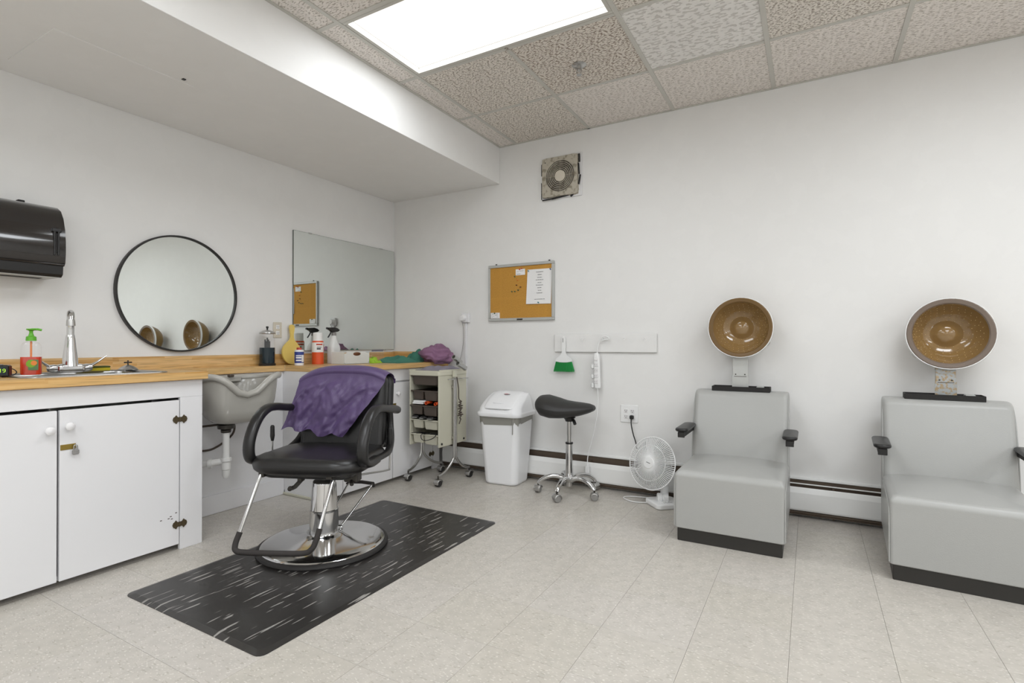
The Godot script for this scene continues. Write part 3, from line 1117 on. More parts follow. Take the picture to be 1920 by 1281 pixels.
	# back: leaning cushion with rounded top, and its shell
	for q in [["backrest", 0.478, 0.088, 0.885, 0.0, M.black_vinyl], ["back_shell", 0.505, 0.05, 0.872, -0.058, M.black_back]]:
		var rings := []
		var w: float = q[1]
		var d: float = q[2]
		var top: float = q[3]
		var rr := 0.085
		for k in 15:
			var y := 0.0
			var ins := 0.0
			var thin := 0.0
			if k < 3:
				y = 0.452 + [0.0, 0.008, 0.03][k]
				ins = [0.03, 0.012, 0.0][k]
				thin = [0.03, 0.01, 0.0][k]
			elif k < 7:
				y = lerpf(0.482, top - rr, (k - 3) / 4.0)
			else:
				var an := PI * 0.5 * (k - 6) / 8.0
				y = top - rr + rr * sin(an)
				ins = rr * (1 - cos(an))
				thin = d * 0.5 * pow(1 - cos(an), 1.5)
			var c := V(0, 0, -0.208 - 0.15 * (y - 0.47) + q[4])
			rings.append(G().ring3(c, w - 2 * ins, maxf(d - 2 * thin, 0.004), 0.036, y, 6))
		obj(q[0], G().loft(rings), q[5], t, false)
	# arm loops
	for sg in [-1.0, 1.0]:
		var x: float = 0.287 * sg
		var pts := []
		for q in [[0.452, 0.03], [0.450, 0.11], [0.470, 0.176], [0.53, 0.190], [0.60, 0.165], [0.66, 0.115], [0.695, 0.045], [0.697, -0.03], [0.684, -0.12], [0.672, -0.22], [0.66, -0.262]]:
			pts.append(V(x, q[0], q[1]))
		var a := obj("armrest", G().strap(curve(pts, 5), 0.027, 0.0205, Vector3.RIGHT, 14, 2.6), M.black_vinyl, t, false)
		pts = []
		for q in [[0.655, -0.262], [0.58, -0.272], [0.50, -0.235], [0.455, -0.15], [0.448, -0.05], [0.452, 0.04]]:
			pts.append(V(x * lerpf(0.985, 0.86, smoothstep(0.47, 0.53, q[0])), q[0], q[1]))
		obj("arm_return", G().strap(curve(pts, 4), 0.02, 0.015, Vector3.RIGHT, 10, 2.4), M.black_plastic, a, false)
		obj("mount", G().bx(x - sg * 0.05 - 0.02, x - sg * 0.05 + 0.02, 0.41, 0.44, -0.08, 0.06, 0.006), M.black_plastic, a, false)
	# adjusting levers
	var lv := obj("recline_lever", G().tube(curve([V(0.17, 0.372, 0.06), V(0.235, 0.365, -0.04), V(0.268, 0.347, -0.185), V(0.272, 0.36, -0.197), V(0.274, 0.47, -0.2)], 5), 0.0045, 8), M.satin_chrome, t, false)
	obj("lever_grip", G().lathe([Vector2(0, 0), Vector2(0.008, 0.0), Vector2(0.012, 0.03), Vector2(0.011, 0.10), Vector2(0.006, 0.11), Vector2(0, 0.111)], 12), M.black_plastic, lv, false).position = V(0.274, 0.465, -0.2)
	lv = obj("recline_lever", G().tube(curve([V(-0.17, 0.38, 0.0), V(-0.27, 0.385, -0.02), V(-0.30, 0.40, -0.028), V(-0.303, 0.53, -0.03)], 5), 0.0045, 8), M.satin_chrome, t, false)
	obj("lever_grip", G().lathe([Vector2(0, 0), Vector2(0.007, 0.0), Vector2(0.0115, 0.025), Vector2(0.0105, 0.075), Vector2(0.006, 0.082), Vector2(0, 0.083)], 12), M.black_plastic, lv, false).position = V(-0.303, 0.518, -0.03)
	# foot rest
	var fr := obj("footrest", G().tube([V(-0.197, 0.415, 0.225), V(-0.205, 0.38, 0.24), V(-0.236, 0.165, 0.332)], 0.0085, 10), M.chrome, t, false)
	obj("footrest_rod", G().tube([V(0.140, 0.415, 0.168), V(0.139, 0.38, 0.188), V(0.131, 0.185, 0.300)], 0.0085, 10), M.chrome, fr, false)
	obj("foot_grip", G().tube(curve([V(-0.235, 0.172, 0.329), V(-0.242, 0.125, 0.350), V(-0.228, 0.100, 0.363), V(-0.17, 0.095, 0.362), V(-0.04, 0.094, 0.352), V(0.075, 0.096, 0.341), V(0.112, 0.112, 0.334), V(0.126, 0.145, 0.320), V(0.131, 0.192, 0.296)], 5), 0.0125, 12), M.foam_grip, fr, false)
	for x in [-0.195, 0.142]:
		obj("footrest_mount", G().bx(x - 0.014, x + 0.014, 0.396, 0.42, 0.14, 0.235, 0.004), M.dark_steel, fr, false)

	# --- cape thrown over the back
	t = thing("salon_cape", "crumpled purple nylon cape thrown over the back of the styling chair", "cape", at, deg_to_rad(22.0))
	var nu := 56
	var nv := 60
	var wn := FastNoiseLite.new()
	wn.seed = 9
	wn.frequency = 2.2
	wn.fractal_octaves = 3
	var sheet := func(u: float, s: float) -> Vector3:
		# s: 0 .. 0.2 behind, 0.2 .. 0.32 over the top, 0.32 .. 1 down the front
		var top := 0.901 - 0.05 * pow(absf(u - 0.52) * 2.0, 3.2)
		var xt := lerpf(-0.252, 0.246, u)
		if s < 0.2:
			var y := lerpf(0.80, top - 0.03, s / 0.2)
			return V(xt, y, -0.208 - 0.15 * (y - 0.47) - 0.098)
		if s < 0.34:
			var an := PI * (s - 0.2) / 0.14
			return V(xt, top - 0.03 + 0.034 * sin(an), -0.27 - 0.006 + (-0.072) * cos(an) + 0.006)
		var f := (s - 0.34) / 0.66
		var hem := 0.548 + 0.03 * sin(u * 5.0 + 0.6) * 0.5 + 0.012 * sin(u * 17.0)
		var y := lerpf(top - 0.03, hem, f)
		var xb := lerpf(-0.315, 0.035, u)
		var x := lerpf(xt, xb, pow(f, 1.15))
		var z := -0.208 - 0.15 * (y - 0.47) + 0.052
		var grow := smoothstep(0.0, 0.7, f)
		# folds fan out from the top right corner
		var a := u * 2.2 + f * (u - 0.35) * 1.6
		z += grow * 0.012 * sin(a * 5.2 + 2.0 * wn.get_noise_2d(u * 0.9, f * 0.7))
		# creases running down and to the left
		var cr := absf(wn.get_noise_2d(u * 1.1 + f * 0.5 + 3.0, f * 0.35 - u * 0.25))
		z += smoothstep(0.02, 0.25, f) * (0.028 * (0.35 - cr) + 0.014 * absf(wn.get_noise_2d(u * 2.3 - f * 0.9, f * 0.9 + 7.0)))
		z += 0.006 + 0.020 * grow
		return V(x, y, z)
	var front := []
	var rear := []
	for i in nv + 1:
		var ra := []
		var rc := []
		for j in nu + 1:
			var p: Vector3 = sheet.call(float(j) / nu, float(i) / nv)
			ra.append(p)
		front.append(ra)
	g = G()
	g.surf(front, false, 0)
	obj("sheet", g, M.cape, t, false)


# ---------------------------------------------------------------- hood dryer chairs
func dryer_chair(at: Vector3, turn: float, label: String, hood_at: Vector3, post: Material, flange: Material, post_x: float, post_w: float) -> void:
	var t := thing("hood_dryer_chair", label, "dryer chair", at, turn, "hood dryer chairs against the back wall")
	obj("plinth", G().bx(-0.247, 0.247, 0.0, 0.074, 0.12, 0.775, 0.003), M.plinth, t, false)
	obj("seat", G().pad(V(0, 0.070, 0.448), 0.520, 0.684, 0.302, 0.016, 0.034, 0.014, 5, 0.006), M.grey_vinyl, t, false)
	# leaning back
	var rings := []
	for k in 14:
		var y := 0.0
		var ins := 0.0
		if k < 8:
			y = lerpf(0.30, 0.715, k / 7.0)
		else:
			var an := PI * 0.5 * (k - 7) / 6.0
			y = 0.715 + 0.034 * sin(an)
			ins = 0.034 * (1 - cos(an))
		var zf := lerpf(0.335, 0.225, clampf((y - 0.33) / 0.42, 0, 1)) + 0.014 * sin(PI * clampf((y - 0.30) / 0.45, 0, 1))
		var zr := 0.092
		var w := 0.519 - ins * 0.5
		var row := []
		for q in G().ring3(V(0, 0, 0), w, zf - zr - ins, 0.02 + 0.012, y, 6):
			row.append(V(q.x, q.y, q.z + (zf - ins * 0.9 + zr) * 0.5))
		rings.append(row)
	var last: Array = rings[-1]
	for f in [0.7, 0.3, 0.03]:
		var row := []
		for p in last: row.append(V(p.x * f, p.y + 0.002 * (1 - f), 0.155 + (p.z - 0.155) * f))
		rings.append(row)
	obj("backrest", G().loft(rings, true, true), M.grey_vinyl, t, false)
	# welts along the side seams
	for sg in [-1.0, 1.0]:
		obj("welt", G().tube(curve([V(sg * 0.2585, 0.31, 0.312), V(sg * 0.2588, 0.45, 0.295), V(sg * 0.2585, 0.62, 0.25), V(sg * 0.256, 0.715, 0.21), V(sg * 0.248, 0.738, 0.19)], 5), 0.0034, 6), M.grey_vinyl, t, false)
		obj("welt", G().tube(curve([V(sg * 0.2595, 0.335, 0.33), V(sg * 0.2605, 0.335, 0.60), V(sg * 0.2605, 0.325, 0.74), V(sg * 0.2600, 0.29, 0.78), V(sg * 0.2595, 0.08, 0.785)], 6), 0.0034, 6), M.grey_vinyl, t, false)
	# arm rests
	for sg in [-1.0, 1.0]:
		var a := obj("armrest", G().pad(V(sg * 0.272, 0.535, 0.425), 0.072, 0.29, 0.020, 0.034, 0.009, 0.004, 7), M.black_plastic, t, false)
		obj("support", G().bx(sg * 0.272 - 0.018, sg * 0.272 + 0.018, 0.505, 0.537, 0.22, 0.555, 0.004), M.black_matte, a, false)
		obj("end_cap", G().bx(sg * 0.272 - 0.019, sg * 0.272 + 0.019, 0.503, 0.533, 0.553, 0.559, 0.002), M.black_plastic, a, false)
	# tray on top of the back
	var ty := 0.748
	var tr := obj("accessory_tray", G().bx(-0.162, 0.160, ty, ty + 0.005, 0.10, 0.205, 0.001), M.black_matte, t, false)
	obj("tray_rim", G().bx(-0.162, 0.160, ty, ty + 0.028, 0.200, 0.206, 0.0015).bx(-0.162, 0.160, ty, ty + 0.028, 0.10, 0.106, 0.0015).bx(-0.162, -0.156, ty, ty + 0.028, 0.106, 0.2, 0.0015).bx(0.154, 0.160, ty, ty + 0.028, 0.106, 0.2, 0.0015), M.black_matte, tr, false)
	obj("ash_tray", G().bx(0.085, 0.125, ty + 0.005, ty + 0.031, 0.13, 0.18, 0.003), M.alu, tr, false)
	# post
	var ps := obj("post", G().bx(post_x - post_w * 0.5, post_x + post_w * 0.5, ty + 0.02, hood_at.y - 0.168, 0.128, 0.150, 0.002), post, t, false)
	obj("post_plate", G().bx(post_x - post_w * 0.5 - 0.003, post_x + post_w * 0.5 + 0.003, ty + 0.022, ty + 0.092, 0.150, 0.154, 0.001), post, ps, false)
	obj("plate_slot", G().bx(post_x - post_w * 0.4, post_x + post_w * 0.4, ty + 0.086, ty + 0.089, 0.1538, 0.1546, 0.0), M.hose_brown, ps, false)
	for sx in [-0.3, 0.3]:
		obj("screw", G().along(V(post_x + sx * post_w, ty + 0.100, 0.149), Vector3.BACK).lathe([Vector2(0, 0), Vector2(0.004, 0), Vector2(0.004, 0.003), Vector2(0, 0.004)], 8), M.dark_steel, ps, false)
	# hood, opening towards the room
	var R := 0.180
	var h := obj("hood", G().along(hood_at, Vector3.BACK).lathe([Vector2(0.03, -0.158), Vector2(0.075, -0.152), Vector2(0.115, -0.132), Vector2(0.145, -0.100), Vector2(0.166, -0.055), Vector2(0.176, -0.01), Vector2(0.178, 0.0)], 48), M.amber_shell, t, false)
	obj("rim_band", G().along(hood_at, Vector3.BACK).lathe([Vector2(0.1785, -0.016), Vector2(0.1825, -0.014), Vector2(0.1835, -0.002), Vector2(0.181, 0.004), Vector2(0.1775, 0.003)], 48), M.white_plastic, h, false)
	obj("flange", G().along(hood_at, Vector3.BACK).lathe([Vector2(0.1785, 0.003), Vector2(0.174, 0.006), Vector2(0.157, 0.004), Vector2(0.152, -0.001)], 48), flange, h, false)
	obj("inner_bowl", G().along(hood_at, Vector3.BACK).lathe([Vector2(0.152, -0.001), Vector2(0.149, -0.02), Vector2(0.140, -0.052), Vector2(0.122, -0.084), Vector2(0.096, -0.104), Vector2(0.070, -0.112), Vector2(0.058, -0.108), Vector2(0.046, -0.096), Vector2(0.030, -0.088), Vector2(0.0, -0.085)], 48), M.amber_bowl, h, false)
	var dots := G()
	for rr in [[0.072, 14], [0.088, 18], [0.103, 22], [0.117, 24], [0.129, 28], [0.139, 30]]:
		for k in rr[1]:
			var an: float = TAU * (k + 0.5 * (int(rr[0] * 1000) % 2)) / rr[1] + rr[0] * 40.0
			var zz: float = lerpf(-0.1115, -0.046, pow((rr[0] - 0.068) / 0.074, 1.7))
			dots.ball(hood_at + V(rr[0] * cos(an), rr[0] * sin(an), zz + 0.002), V(0.0017, 0.0017, 0.0012), 6)
	obj("lit_air_holes", dots, M.amber_light_dot, h, false).set_meta("kind", "stuff")  # small domes; light through the holes is put into their colour
	obj("motor", G().along(hood_at + V(0, 0, -0.15), Vector3.BACK).lathe([Vector2(0, 0), Vector2(0.055, 0), Vector2(0.055, 0.035), Vector2(0.04, 0.05), Vector2(0, 0.05)], 20), M.black_matte, h, false)
	obj("neck", G().bx(hood_at.x - 0.03, hood_at.x + 0.03, hood_at.y - 0.175, hood_at.y + 0.03, 0.008, 0.030, 0.004).bx(post_x - 0.03, post_x + 0.03, hood_at.y - 0.195, hood_at.y - 0.175, 0.008, 0.135, 0.003), post, h, false)
	var la := deg_to_rad(-32.0 if turn == 0.0 else 218.0)
	obj("tilt_catch", G().along(hood_at + V(0.184 * cos(la), 0.184 * sin(la), -0.012), V(-sin(la), cos(la), 0)).box(Vector3.ZERO, V(0.008, 0.03, 0.012), 0.003), M.steel, h, false)


func build_dryer_chairs() -> void:
	dryer_chair(V(2.925, 0, 0), 0.0, "grey vinyl hood dryer chair next to the white fan", V(-0.003, 1.133, 0.192), M.alu, M.amber_flange, -0.006, 0.086)
	dryer_chair(V(3.89, 0, 0.024), deg_to_rad(-3.0), "grey vinyl hood dryer chair at the right with rusty hood post", V(0.026, 1.086, 0.172), M.rusty_steel, M.taupe_flange, 0.012, 0.082)


# ---------------------------------------------------------------- trolley, bin, stool, fan
func tub(g: Geo, x0: float, x1: float, y0: float, y1: float, z0: float, z1: float) -> Geo:
	var c := V((x0 + x1) * 0.5, 0, (z0 + z1) * 0.5)
	var w := x1 - x0
	var d := z1 - z0
	var rings := [g.ring3(c, w - 0.02, d - 0.02, 0.012, y0, 3), g.ring3(c, w - 0.012, d - 0.012, 0.012, y0 + 0.006, 3), g.ring3(c, w, d, 0.012, y1, 3), g.ring3(c, w - 0.004, d - 0.004, 0.011, y1, 3), g.ring3(c, w - 0.02, d - 0.02, 0.01, y0 + 0.005, 3)]
	return g.loft(rings, true, true)


func caster(p: Vector3, dir: Vector3, parent: Node3D, hood: Material, tread: Material, r: float, world := true) -> void:
	# p: where the stem meets the fork; dir: axle direction
	var ax := V(dir.x, 0, dir.z).normalized()
	var c := V(p.x, r + 0.0005, p.z)
	var w := obj("caster", G().along(c - ax * 0.019, ax).lathe([Vector2(0, 0), Vector2(r * 0.86, 0.001), Vector2(r, 0.004), Vector2(r, 0.014), Vector2(r * 0.9, 0.016), Vector2(r * 0.9, 0.022), Vector2(r, 0.024), Vector2(r, 0.034), Vector2(r * 0.86, 0.037), Vector2(0, 0.038)], 18), tread, parent, world)
	# curved hood over the upper half
	var rows := []
	var sx := ax.cross(Vector3.UP)
	for i in 9:
		var an := deg_to_rad(-18.0 + 190.0 * i / 8.0)
		rows.append([c + ax * -0.0215 + (sx * cos(an) + Vector3.UP * sin(an)) * (r * 0.8), c + ax * -0.0215 + (sx * cos(an) + Vector3.UP * sin(an)) * (r + 0.003), c + ax * 0.0215 + (sx * cos(an) + Vector3.UP * sin(an)) * (r + 0.003), c + ax * 0.0215 + (sx * cos(an) + Vector3.UP * sin(an)) * (r * 0.8)])
	obj("hood", G().surf(rows, false, 0), hood, w, world)
	obj("stem", G().tube([c + V(0, r, 0), V(p.x, p.y, p.z)], 0.006, 8), M.dark_steel, w, world)


func build_trolley() -> void:
	var x0 := 0.665
	var x1 := 0.945
	var z0 := 0.215
	var z1 := 0.565
	var y0 := 0.275
	var t := thing("salon_trolley", "cream plastic salon trolley with trays on chrome tube legs", "trolley", V(0.805, 0, 0.39))
	obj("side_panel", G().bx(x1 - 0.012, x1, y0, 0.805, z0, z1, 0.004), M.cream_plastic, t)
	obj("side_panel", G().bx(x0, x0 + 0.012, y0, 0.805, z0, z1, 0.004), M.cream_plastic, t)
	obj("back_panel", G().bx(x0 + 0.012, x1 - 0.012, y0, 0.805, z0, z0 + 0.01, 0.002), M.cream_plastic, t)
	var tp := G()
	tp.pad(V((x0 + x1) * 0.5, 0.798, (z0 + z1) * 0.5), x1 - x0 + 0.012, z1 - z0 + 0.012, 0.036, 0.02, 0.006, 0.0, 4)
	obj("top", tp, M.cream_plastic, t)
	obj("top_lip", G().bx(x0 - 0.004, x0 + 0.004, 0.83, 0.842, z0, z1, 0.002).bx(x1 - 0.004, x1 + 0.004, 0.83, 0.842, z0, z1, 0.002), M.cream_plastic, t)
	var k := 0
	for q in [[0.727, 0.795, 0, 0], [0.612, 0.682, 1, 0], [0.502, 0.574, 1, 0.012], [0.40, 0.466, 1, 0.0], [0.29, 0.36, 1, 0.0]]:
		var m: Material = M.tray_brown if k < 3 else M.cream_plastic
		var out: float = q[3]
		var d := Node3D.new()
		d.name = "tray"
		t.add_child(d, true)
		var rim := G()
		rim.bx(x0 + 0.014, x1 - 0.014, q[1] - 0.004, q[1] + 0.006, z1 - 0.012 + out, z1 + out, 0.002)
		rim.bx(x0 + 0.014, x0 + 0.024, q[1] - 0.004, q[1] + 0.004, z0 + 0.012, z1 - 0.012 + out, 0.002)
		rim.bx(x1 - 0.024, x1 - 0.014, q[1] - 0.004, q[1] + 0.004, z0 + 0.012, z1 - 0.012 + out, 0.002)
		obj("rim", rim, m, d)
		var xm := (x0 + x1) * 0.5 - 0.012
		if q[2] == 0:
			obj("bin", tub(G(), x0 + 0.024, x1 - 0.024, q[0], q[1], z0 + 0.02, z1 - 0.008 + out), m, d)
		else:
			obj("bin", tub(G(), x0 + 0.024, xm - 0.004, q[0] + 0.006, q[1], z0 + 0.02, z1 - 0.008 + out), m, d)
			obj("bin", tub(G(), xm + 0.004, x1 - 0.024, q[0], q[1], z0 + 0.02, z1 - 0.008 + out), m, d)
		k += 1
	for z in [z0 + 0.04, z1 - 0.03]:
		obj("plug_screw", G().along(V(x1, 0.30, z), Vector3.RIGHT).lathe([Vector2(0, 0), Vector2(0.008, 0), Vector2(0.008, 0.006), Vector2(0, 0.008)], 10), M.black_plastic, t)
	# chrome legs: two tubes at each end, splayed to the casters
	for q in [[0.966, 0.78, [0.948, 0.578], [0.982, 0.232]], [0.655, 0.30, [0.652, 0.56], [0.700, 0.218]]]:
		var x: float = q[0]
		for e in [[q[2], 0.409], [q[3], 0.388]]:
			var tx: float = e[0][0]
			var tz: float = e[0][1]
			var pts := [V(x, q[1], e[1]), V(x, 0.24, e[1]), V(x, 0.17, lerpf(e[1], tz, 0.08)), V(lerpf(x, tx, 0.4), 0.11, lerpf(e[1], tz, 0.45)), V(lerpf(x, tx, 0.8), 0.082, lerpf(e[1], tz, 0.8)), V(tx, 0.076, tz)]
			var lg := obj("leg", G().tube(curve(pts, 5), 0.010, 10), M.satin_chrome, t)
			caster(V(tx, 0.076, tz), V(1, 0, 0.15), lg, M.satin_chrome, M.rubber, 0.026)
	obj("leg_bracket", G().bx(x1, 0.972, 0.70, 0.72, 0.38, 0.418, 0.003).bx(x1, 0.972, 0.32, 0.34, 0.38, 0.418, 0.003), M.satin_chrome, t)
	obj("leg_bracket", G().bx(0.65, x0 + 0.01, 0.28, 0.30, 0.38, 0.418, 0.003), M.satin_chrome, t)
	# iron holder: rings on a bent wire and a small block
	var h := obj("tool_holder", G().bx(0.957, 0.978, 0.785, 0.835, 0.392, 0.418, 0.003), M.cream_plastic, t)
	for zc in [0.475, 0.30]:
		var ring := []
		for k2 in 20:
			var an := TAU * k2 / 20
			ring.append(V(0.99 + 0.02 * cos(an), 0.772, zc + 0.034 * sin(an)))
		obj("ring", G().tube(ring, 0.0028, 6, true), M.satin_chrome, h)
	obj("wire", G().tube([V(0.975, 0.772, 0.445), V(0.972, 0.773, 0.40), V(0.975, 0.772, 0.33)], 0.0035, 6), M.satin_chrome, h)
	# curling irons
	for q in [[V(0.978, 0.936, 0.432), V(0.985, 0.893, 0.350), 0.0185, "slim chrome curling iron barrel standing highest on the trolley"], [V(1.000, 0.888, 0.410), V(1.012, 0.848, 0.326), 0.0195, "thicker chrome curling iron barrel resting lower on the trolley"]]:
		var t2 := thing("curling_iron", q[3], "curling iron", q[1], 0.0, "curling irons on the trolley")
		var dir: Vector3 = (q[0] - q[1])
		var L := dir.length()
		obj("barrel", G().along(q[1], dir).lathe([Vector2(0, 0), Vector2(q[2], 0), Vector2(q[2], L), Vector2(q[2] * 0.8, L + 0.001), Vector2(q[2] * 0.78, L - 0.02), Vector2(0, L - 0.02)], 20), M.steel, t2)
		obj("bore", G().along(q[0] - dir.normalized() * 0.004, dir).lathe([Vector2(0, 0), Vector2(q[2] * 0.8, 0), Vector2(0, 0.001)], 14), M.dark_steel, t2)
	# bundled cord hanging on the tube
	var cp := []
	cp.append(V(0.985, 0.785, 0.40))
	cp.append(V(0.99, 0.70, 0.385))
	cp.append(V(0.99, 0.62, 0.38))
	for k3 in 26:
		var an := k3 * 2.1
		cp.append(V(0.992 + 0.012 * cos(an), 0.60 - k3 * 0.0055, 0.365 + 0.022 * sin(an * 1.3)))
	cp.append(V(0.985, 0.43, 0.37))
	var cd := obj("iron_cord", G().tube(curve(cp, 4), 0.0042, 6), M.hose_brown)
	tag(cd, "dark bundled power cord hanging from the trolley side", "cord")
	# tools in the trays
	var it := thing("paper_packet", "lower white packet of end papers in the trolley's middle tray", "paper", V(0.75, 0.586, 0.516), 0.0, "end paper packets")
	obj("packet", G().bx(0.700, 0.800, 0.586, 0.598, 0.46, 0.572, 0.003), M.paper, it)
	it = thing("paper_packet", "upper white packet of end papers in the trolley's middle tray", "paper", V(0.755, 0.5985, 0.512), 0.0, "end paper packets")
	obj("packet", G().bx(0.705, 0.805, 0.5985, 0.612, 0.455, 0.568, 0.003), M.paper, it)
	for q in [[0.83, 0.595, "round orange roller cap beside the white packets in the trolley"], [0.915, 0.592, "orange roller cap at the right end of the trolley's middle tray"]]:
		it = thing("hair_roller", q[2], "hair roller", V(q[0], q[1] - 0.01, 0.55), 0.0, "orange hair rollers")
		obj("tube", G().along(V(q[0] - 0.005, q[1] + 0.003, 0.50), V(0.1, 0, 1)).lathe([Vector2(0.009, 0), Vector2(0.012, 0), Vector2(0.012, 0.075), Vector2(0.009, 0.075), Vector2(0.009, 0)], 14), M.orange_can, it)
	for q in [[0.715, 0.49, 0.3, "black hair clipper lying left in the lowest brown tray"], [0.80, 0.487, -0.2, "black hair clipper lying in the middle of the tray above the cream bins"], [0.865, 0.486, 0.1, "black brush lying right in the tray above the cream bins"]]:
		it = thing("hair_clipper", q[3], "hair clipper", V(q[0], q[1] - 0.012, 0.54), q[2], "black tools in the trolley")
		obj("body", G().pad(V(0, 0, 0), 0.055, 0.07, 0.024, 0.015, 0.009, 0.003), M.black_plastic, it, false)
		obj("blade", G().bx(-0.02, 0.02, 0.006, 0.012, 0.033, 0.045, 0.001), M.steel, it, false)
		obj("cord", G().tube(curve([V(0, 0.01, -0.03), V(0.03, 0.012, -0.05), V(0.045, 0.012, 0.0), V(0.03, 0.014, 0.035)], 5), 0.003, 6), M.black_plastic, it, false)
	# a loose layer of combs and clips, each resting on the bins of the tray
	for k4 in 7:
		var p4 := V(0.705 + 0.03 * k4, 0.3665 + 0.0042 * (k4 % 2), 0.535 + 0.006 * (k4 % 3))
		it = thing("comb", "small dark comb lying crosswise in the lowest cream tray of the trolley", "comb", p4, deg_to_rad(62.0 - 17.0 * (k4 % 4)), "combs in the lowest trolley tray")
		obj("spine", G().box(Vector3.ZERO, V(0.072, 0.004, 0.007), 0.0015), M.black_plastic, it, false)
		var teeth := G()
		for k5 in 9: teeth.box(V(-0.032 + k5 * 0.008, 0, 0.0075), V(0.002, 0.0025, 0.009), 0.0)
		obj("teeth", teeth, M.black_plastic, it, false)
	cd = obj("thin_cord", G().tube(curve([V(0.80, 0.368, 0.55), V(0.79, 0.362, 0.578), V(0.80, 0.33, 0.582), V(0.84, 0.325, 0.582), V(0.90, 0.345, 0.58), V(0.92, 0.372, 0.56)], 6), 0.0028, 6), M.black_plastic)
	tag(cd, "thin black cord drooping over the lowest trolley tray", "cord")


func build_bin() -> void:
	var c := V(1.30, 0, 0.20)
	var t := thing("trash_bin", "white plastic trash bin with a swing-flap lid", "trash bin", c, deg_to_rad(4.0))
	var rings := []
	for q in [[0.235, 0.215, 0.002], [0.258, 0.236, 0.004], [0.266, 0.242, 0.02], [0.30, 0.270, 0.25], [0.318, 0.286, 0.40], [0.328, 0.294, 0.50]]:
		rings.append(G().ring3(V(0, 0, 0), q[0], q[1], 0.05, q[2], 7))
	obj("body", G().loft(rings), M.bin_plastic, t, false)
	# liner bag folded over the edge
	rings = []
	for q in [[0.331, 0.297, 0.505], [0.334, 0.300, 0.495], [0.329, 0.295, 0.452]]:
		var row := []
		var idx := 0
		for p in G().ring3(V(0, 0, 0), q[0], q[1], 0.05, q[2], 14):
			var wv := (0.010 * sin(idx * 0.83) + 0.006 * sin(idx * 2.1)) if q[2] < 0.47 else 0.0
			var pf := 1.0 + 0.006 * sin(idx * 1.7)
			row.append(V(p.x * pf, p.y + wv, p.z * pf))
			idx += 1
		rings.append(row)
	obj("liner", G().loft(rings, false, false), M.bag_grey, t, false)
	obj("liner_tie", G().tube(curve([V(0.118, 0.49, 0.149), V(0.122, 0.46, 0.152), V(0.121, 0.41, 0.150), V(0.119, 0.38, 0.148)], 4), 0.003, 6), M.bag_grey, t, false)
	# lid: collar and sloping dome
	rings = []
	for q in [[0.352, 0.318, 0.500, 0.0], [0.366, 0.332, 0.503, 0.0], [0.368, 0.334, 0.524, 0.0], [0.360, 0.326, 0.532, 0.0], [0.346, 0.306, 0.536, 0.0], [0.338, 0.290, 0.566, -0.002], [0.328, 0.240, 0.600, -0.022], [0.316, 0.180, 0.632, -0.047], [0.30, 0.110, 0.655, -0.072], [0.28, 0.075, 0.661, -0.082], [0.14, 0.03, 0.663, -0.082], [0.01, 0.005, 0.663, -0.082]]:
		rings.append(G().ring3(V(0, 0, q[3]), q[0], q[1], 0.06, q[2], 7))
	var lid := obj("lid", G().loft(rings), M.bin_plastic, t, false)
	# swing flap: a raised panel following the lid's front slope, with an open seam around it
	var slope := [Vector2(0.664, -0.075), Vector2(0.661, -0.0445), Vector2(0.655, -0.017), Vector2(0.632, 0.043), Vector2(0.600, 0.098), Vector2(0.566, 0.143), Vector2(0.553, 0.148)]
	var on_slope := func(s: float, u: float, lift: float, w: float) -> Vector3:
		var k := s * 5.999
		var a: Vector2 = slope[int(k)]
		var b: Vector2 = slope[int(k) + 1]
		var q := a.lerp(b, k - int(k))
		var e := (b - a).normalized()
		var drop := pow(absf(u), 5.0) * 0.012
		return V(u * w, q.x + e.y * (lift - drop), q.y - e.x * (lift - drop))
	var rows := []
	for i in 19:
		var s := i / 18.0 * 0.985
		var row := []
		for j in 25:
			var u := j / 24.0 * 2.0 - 1.0
			var narrow := 1.0 - 0.22 * pow(maxf(s - 0.74, 0.0) / 0.26, 2.2)
			var edge := smoothstep(0.90, 1.0, absf(u)) + smoothstep(0.93, 1.0, s)
			row.append(on_slope.call(s, u, 0.010 - 0.008 * minf(edge, 1.0), 0.128 * narrow))
		rows.append(row)
	var fl := obj("flap", G().surf(rows, false, 0).orient(V(0, 1, 0.6)), M.bin_plastic, lid, false)
	obj("finger_grip", G().ball(V(-0.01, 0.598, 0.114), V(0.05, 0.008, 0.012), 14), M.bin_plastic, fl, false)
	obj("sticker", G().ball(V(0.012, 0.6555, 0.012), V(0.026, 0.003, 0.016), 16), M.grey_detail, fl, false)
	obj("sticker_centre", G().ball(V(0.008, 0.6572, 0.014), V(0.019, 0.003, 0.011), 14), M.sticker_red, fl, false)


func g_range(n: int) -> Array:
	return range(n)


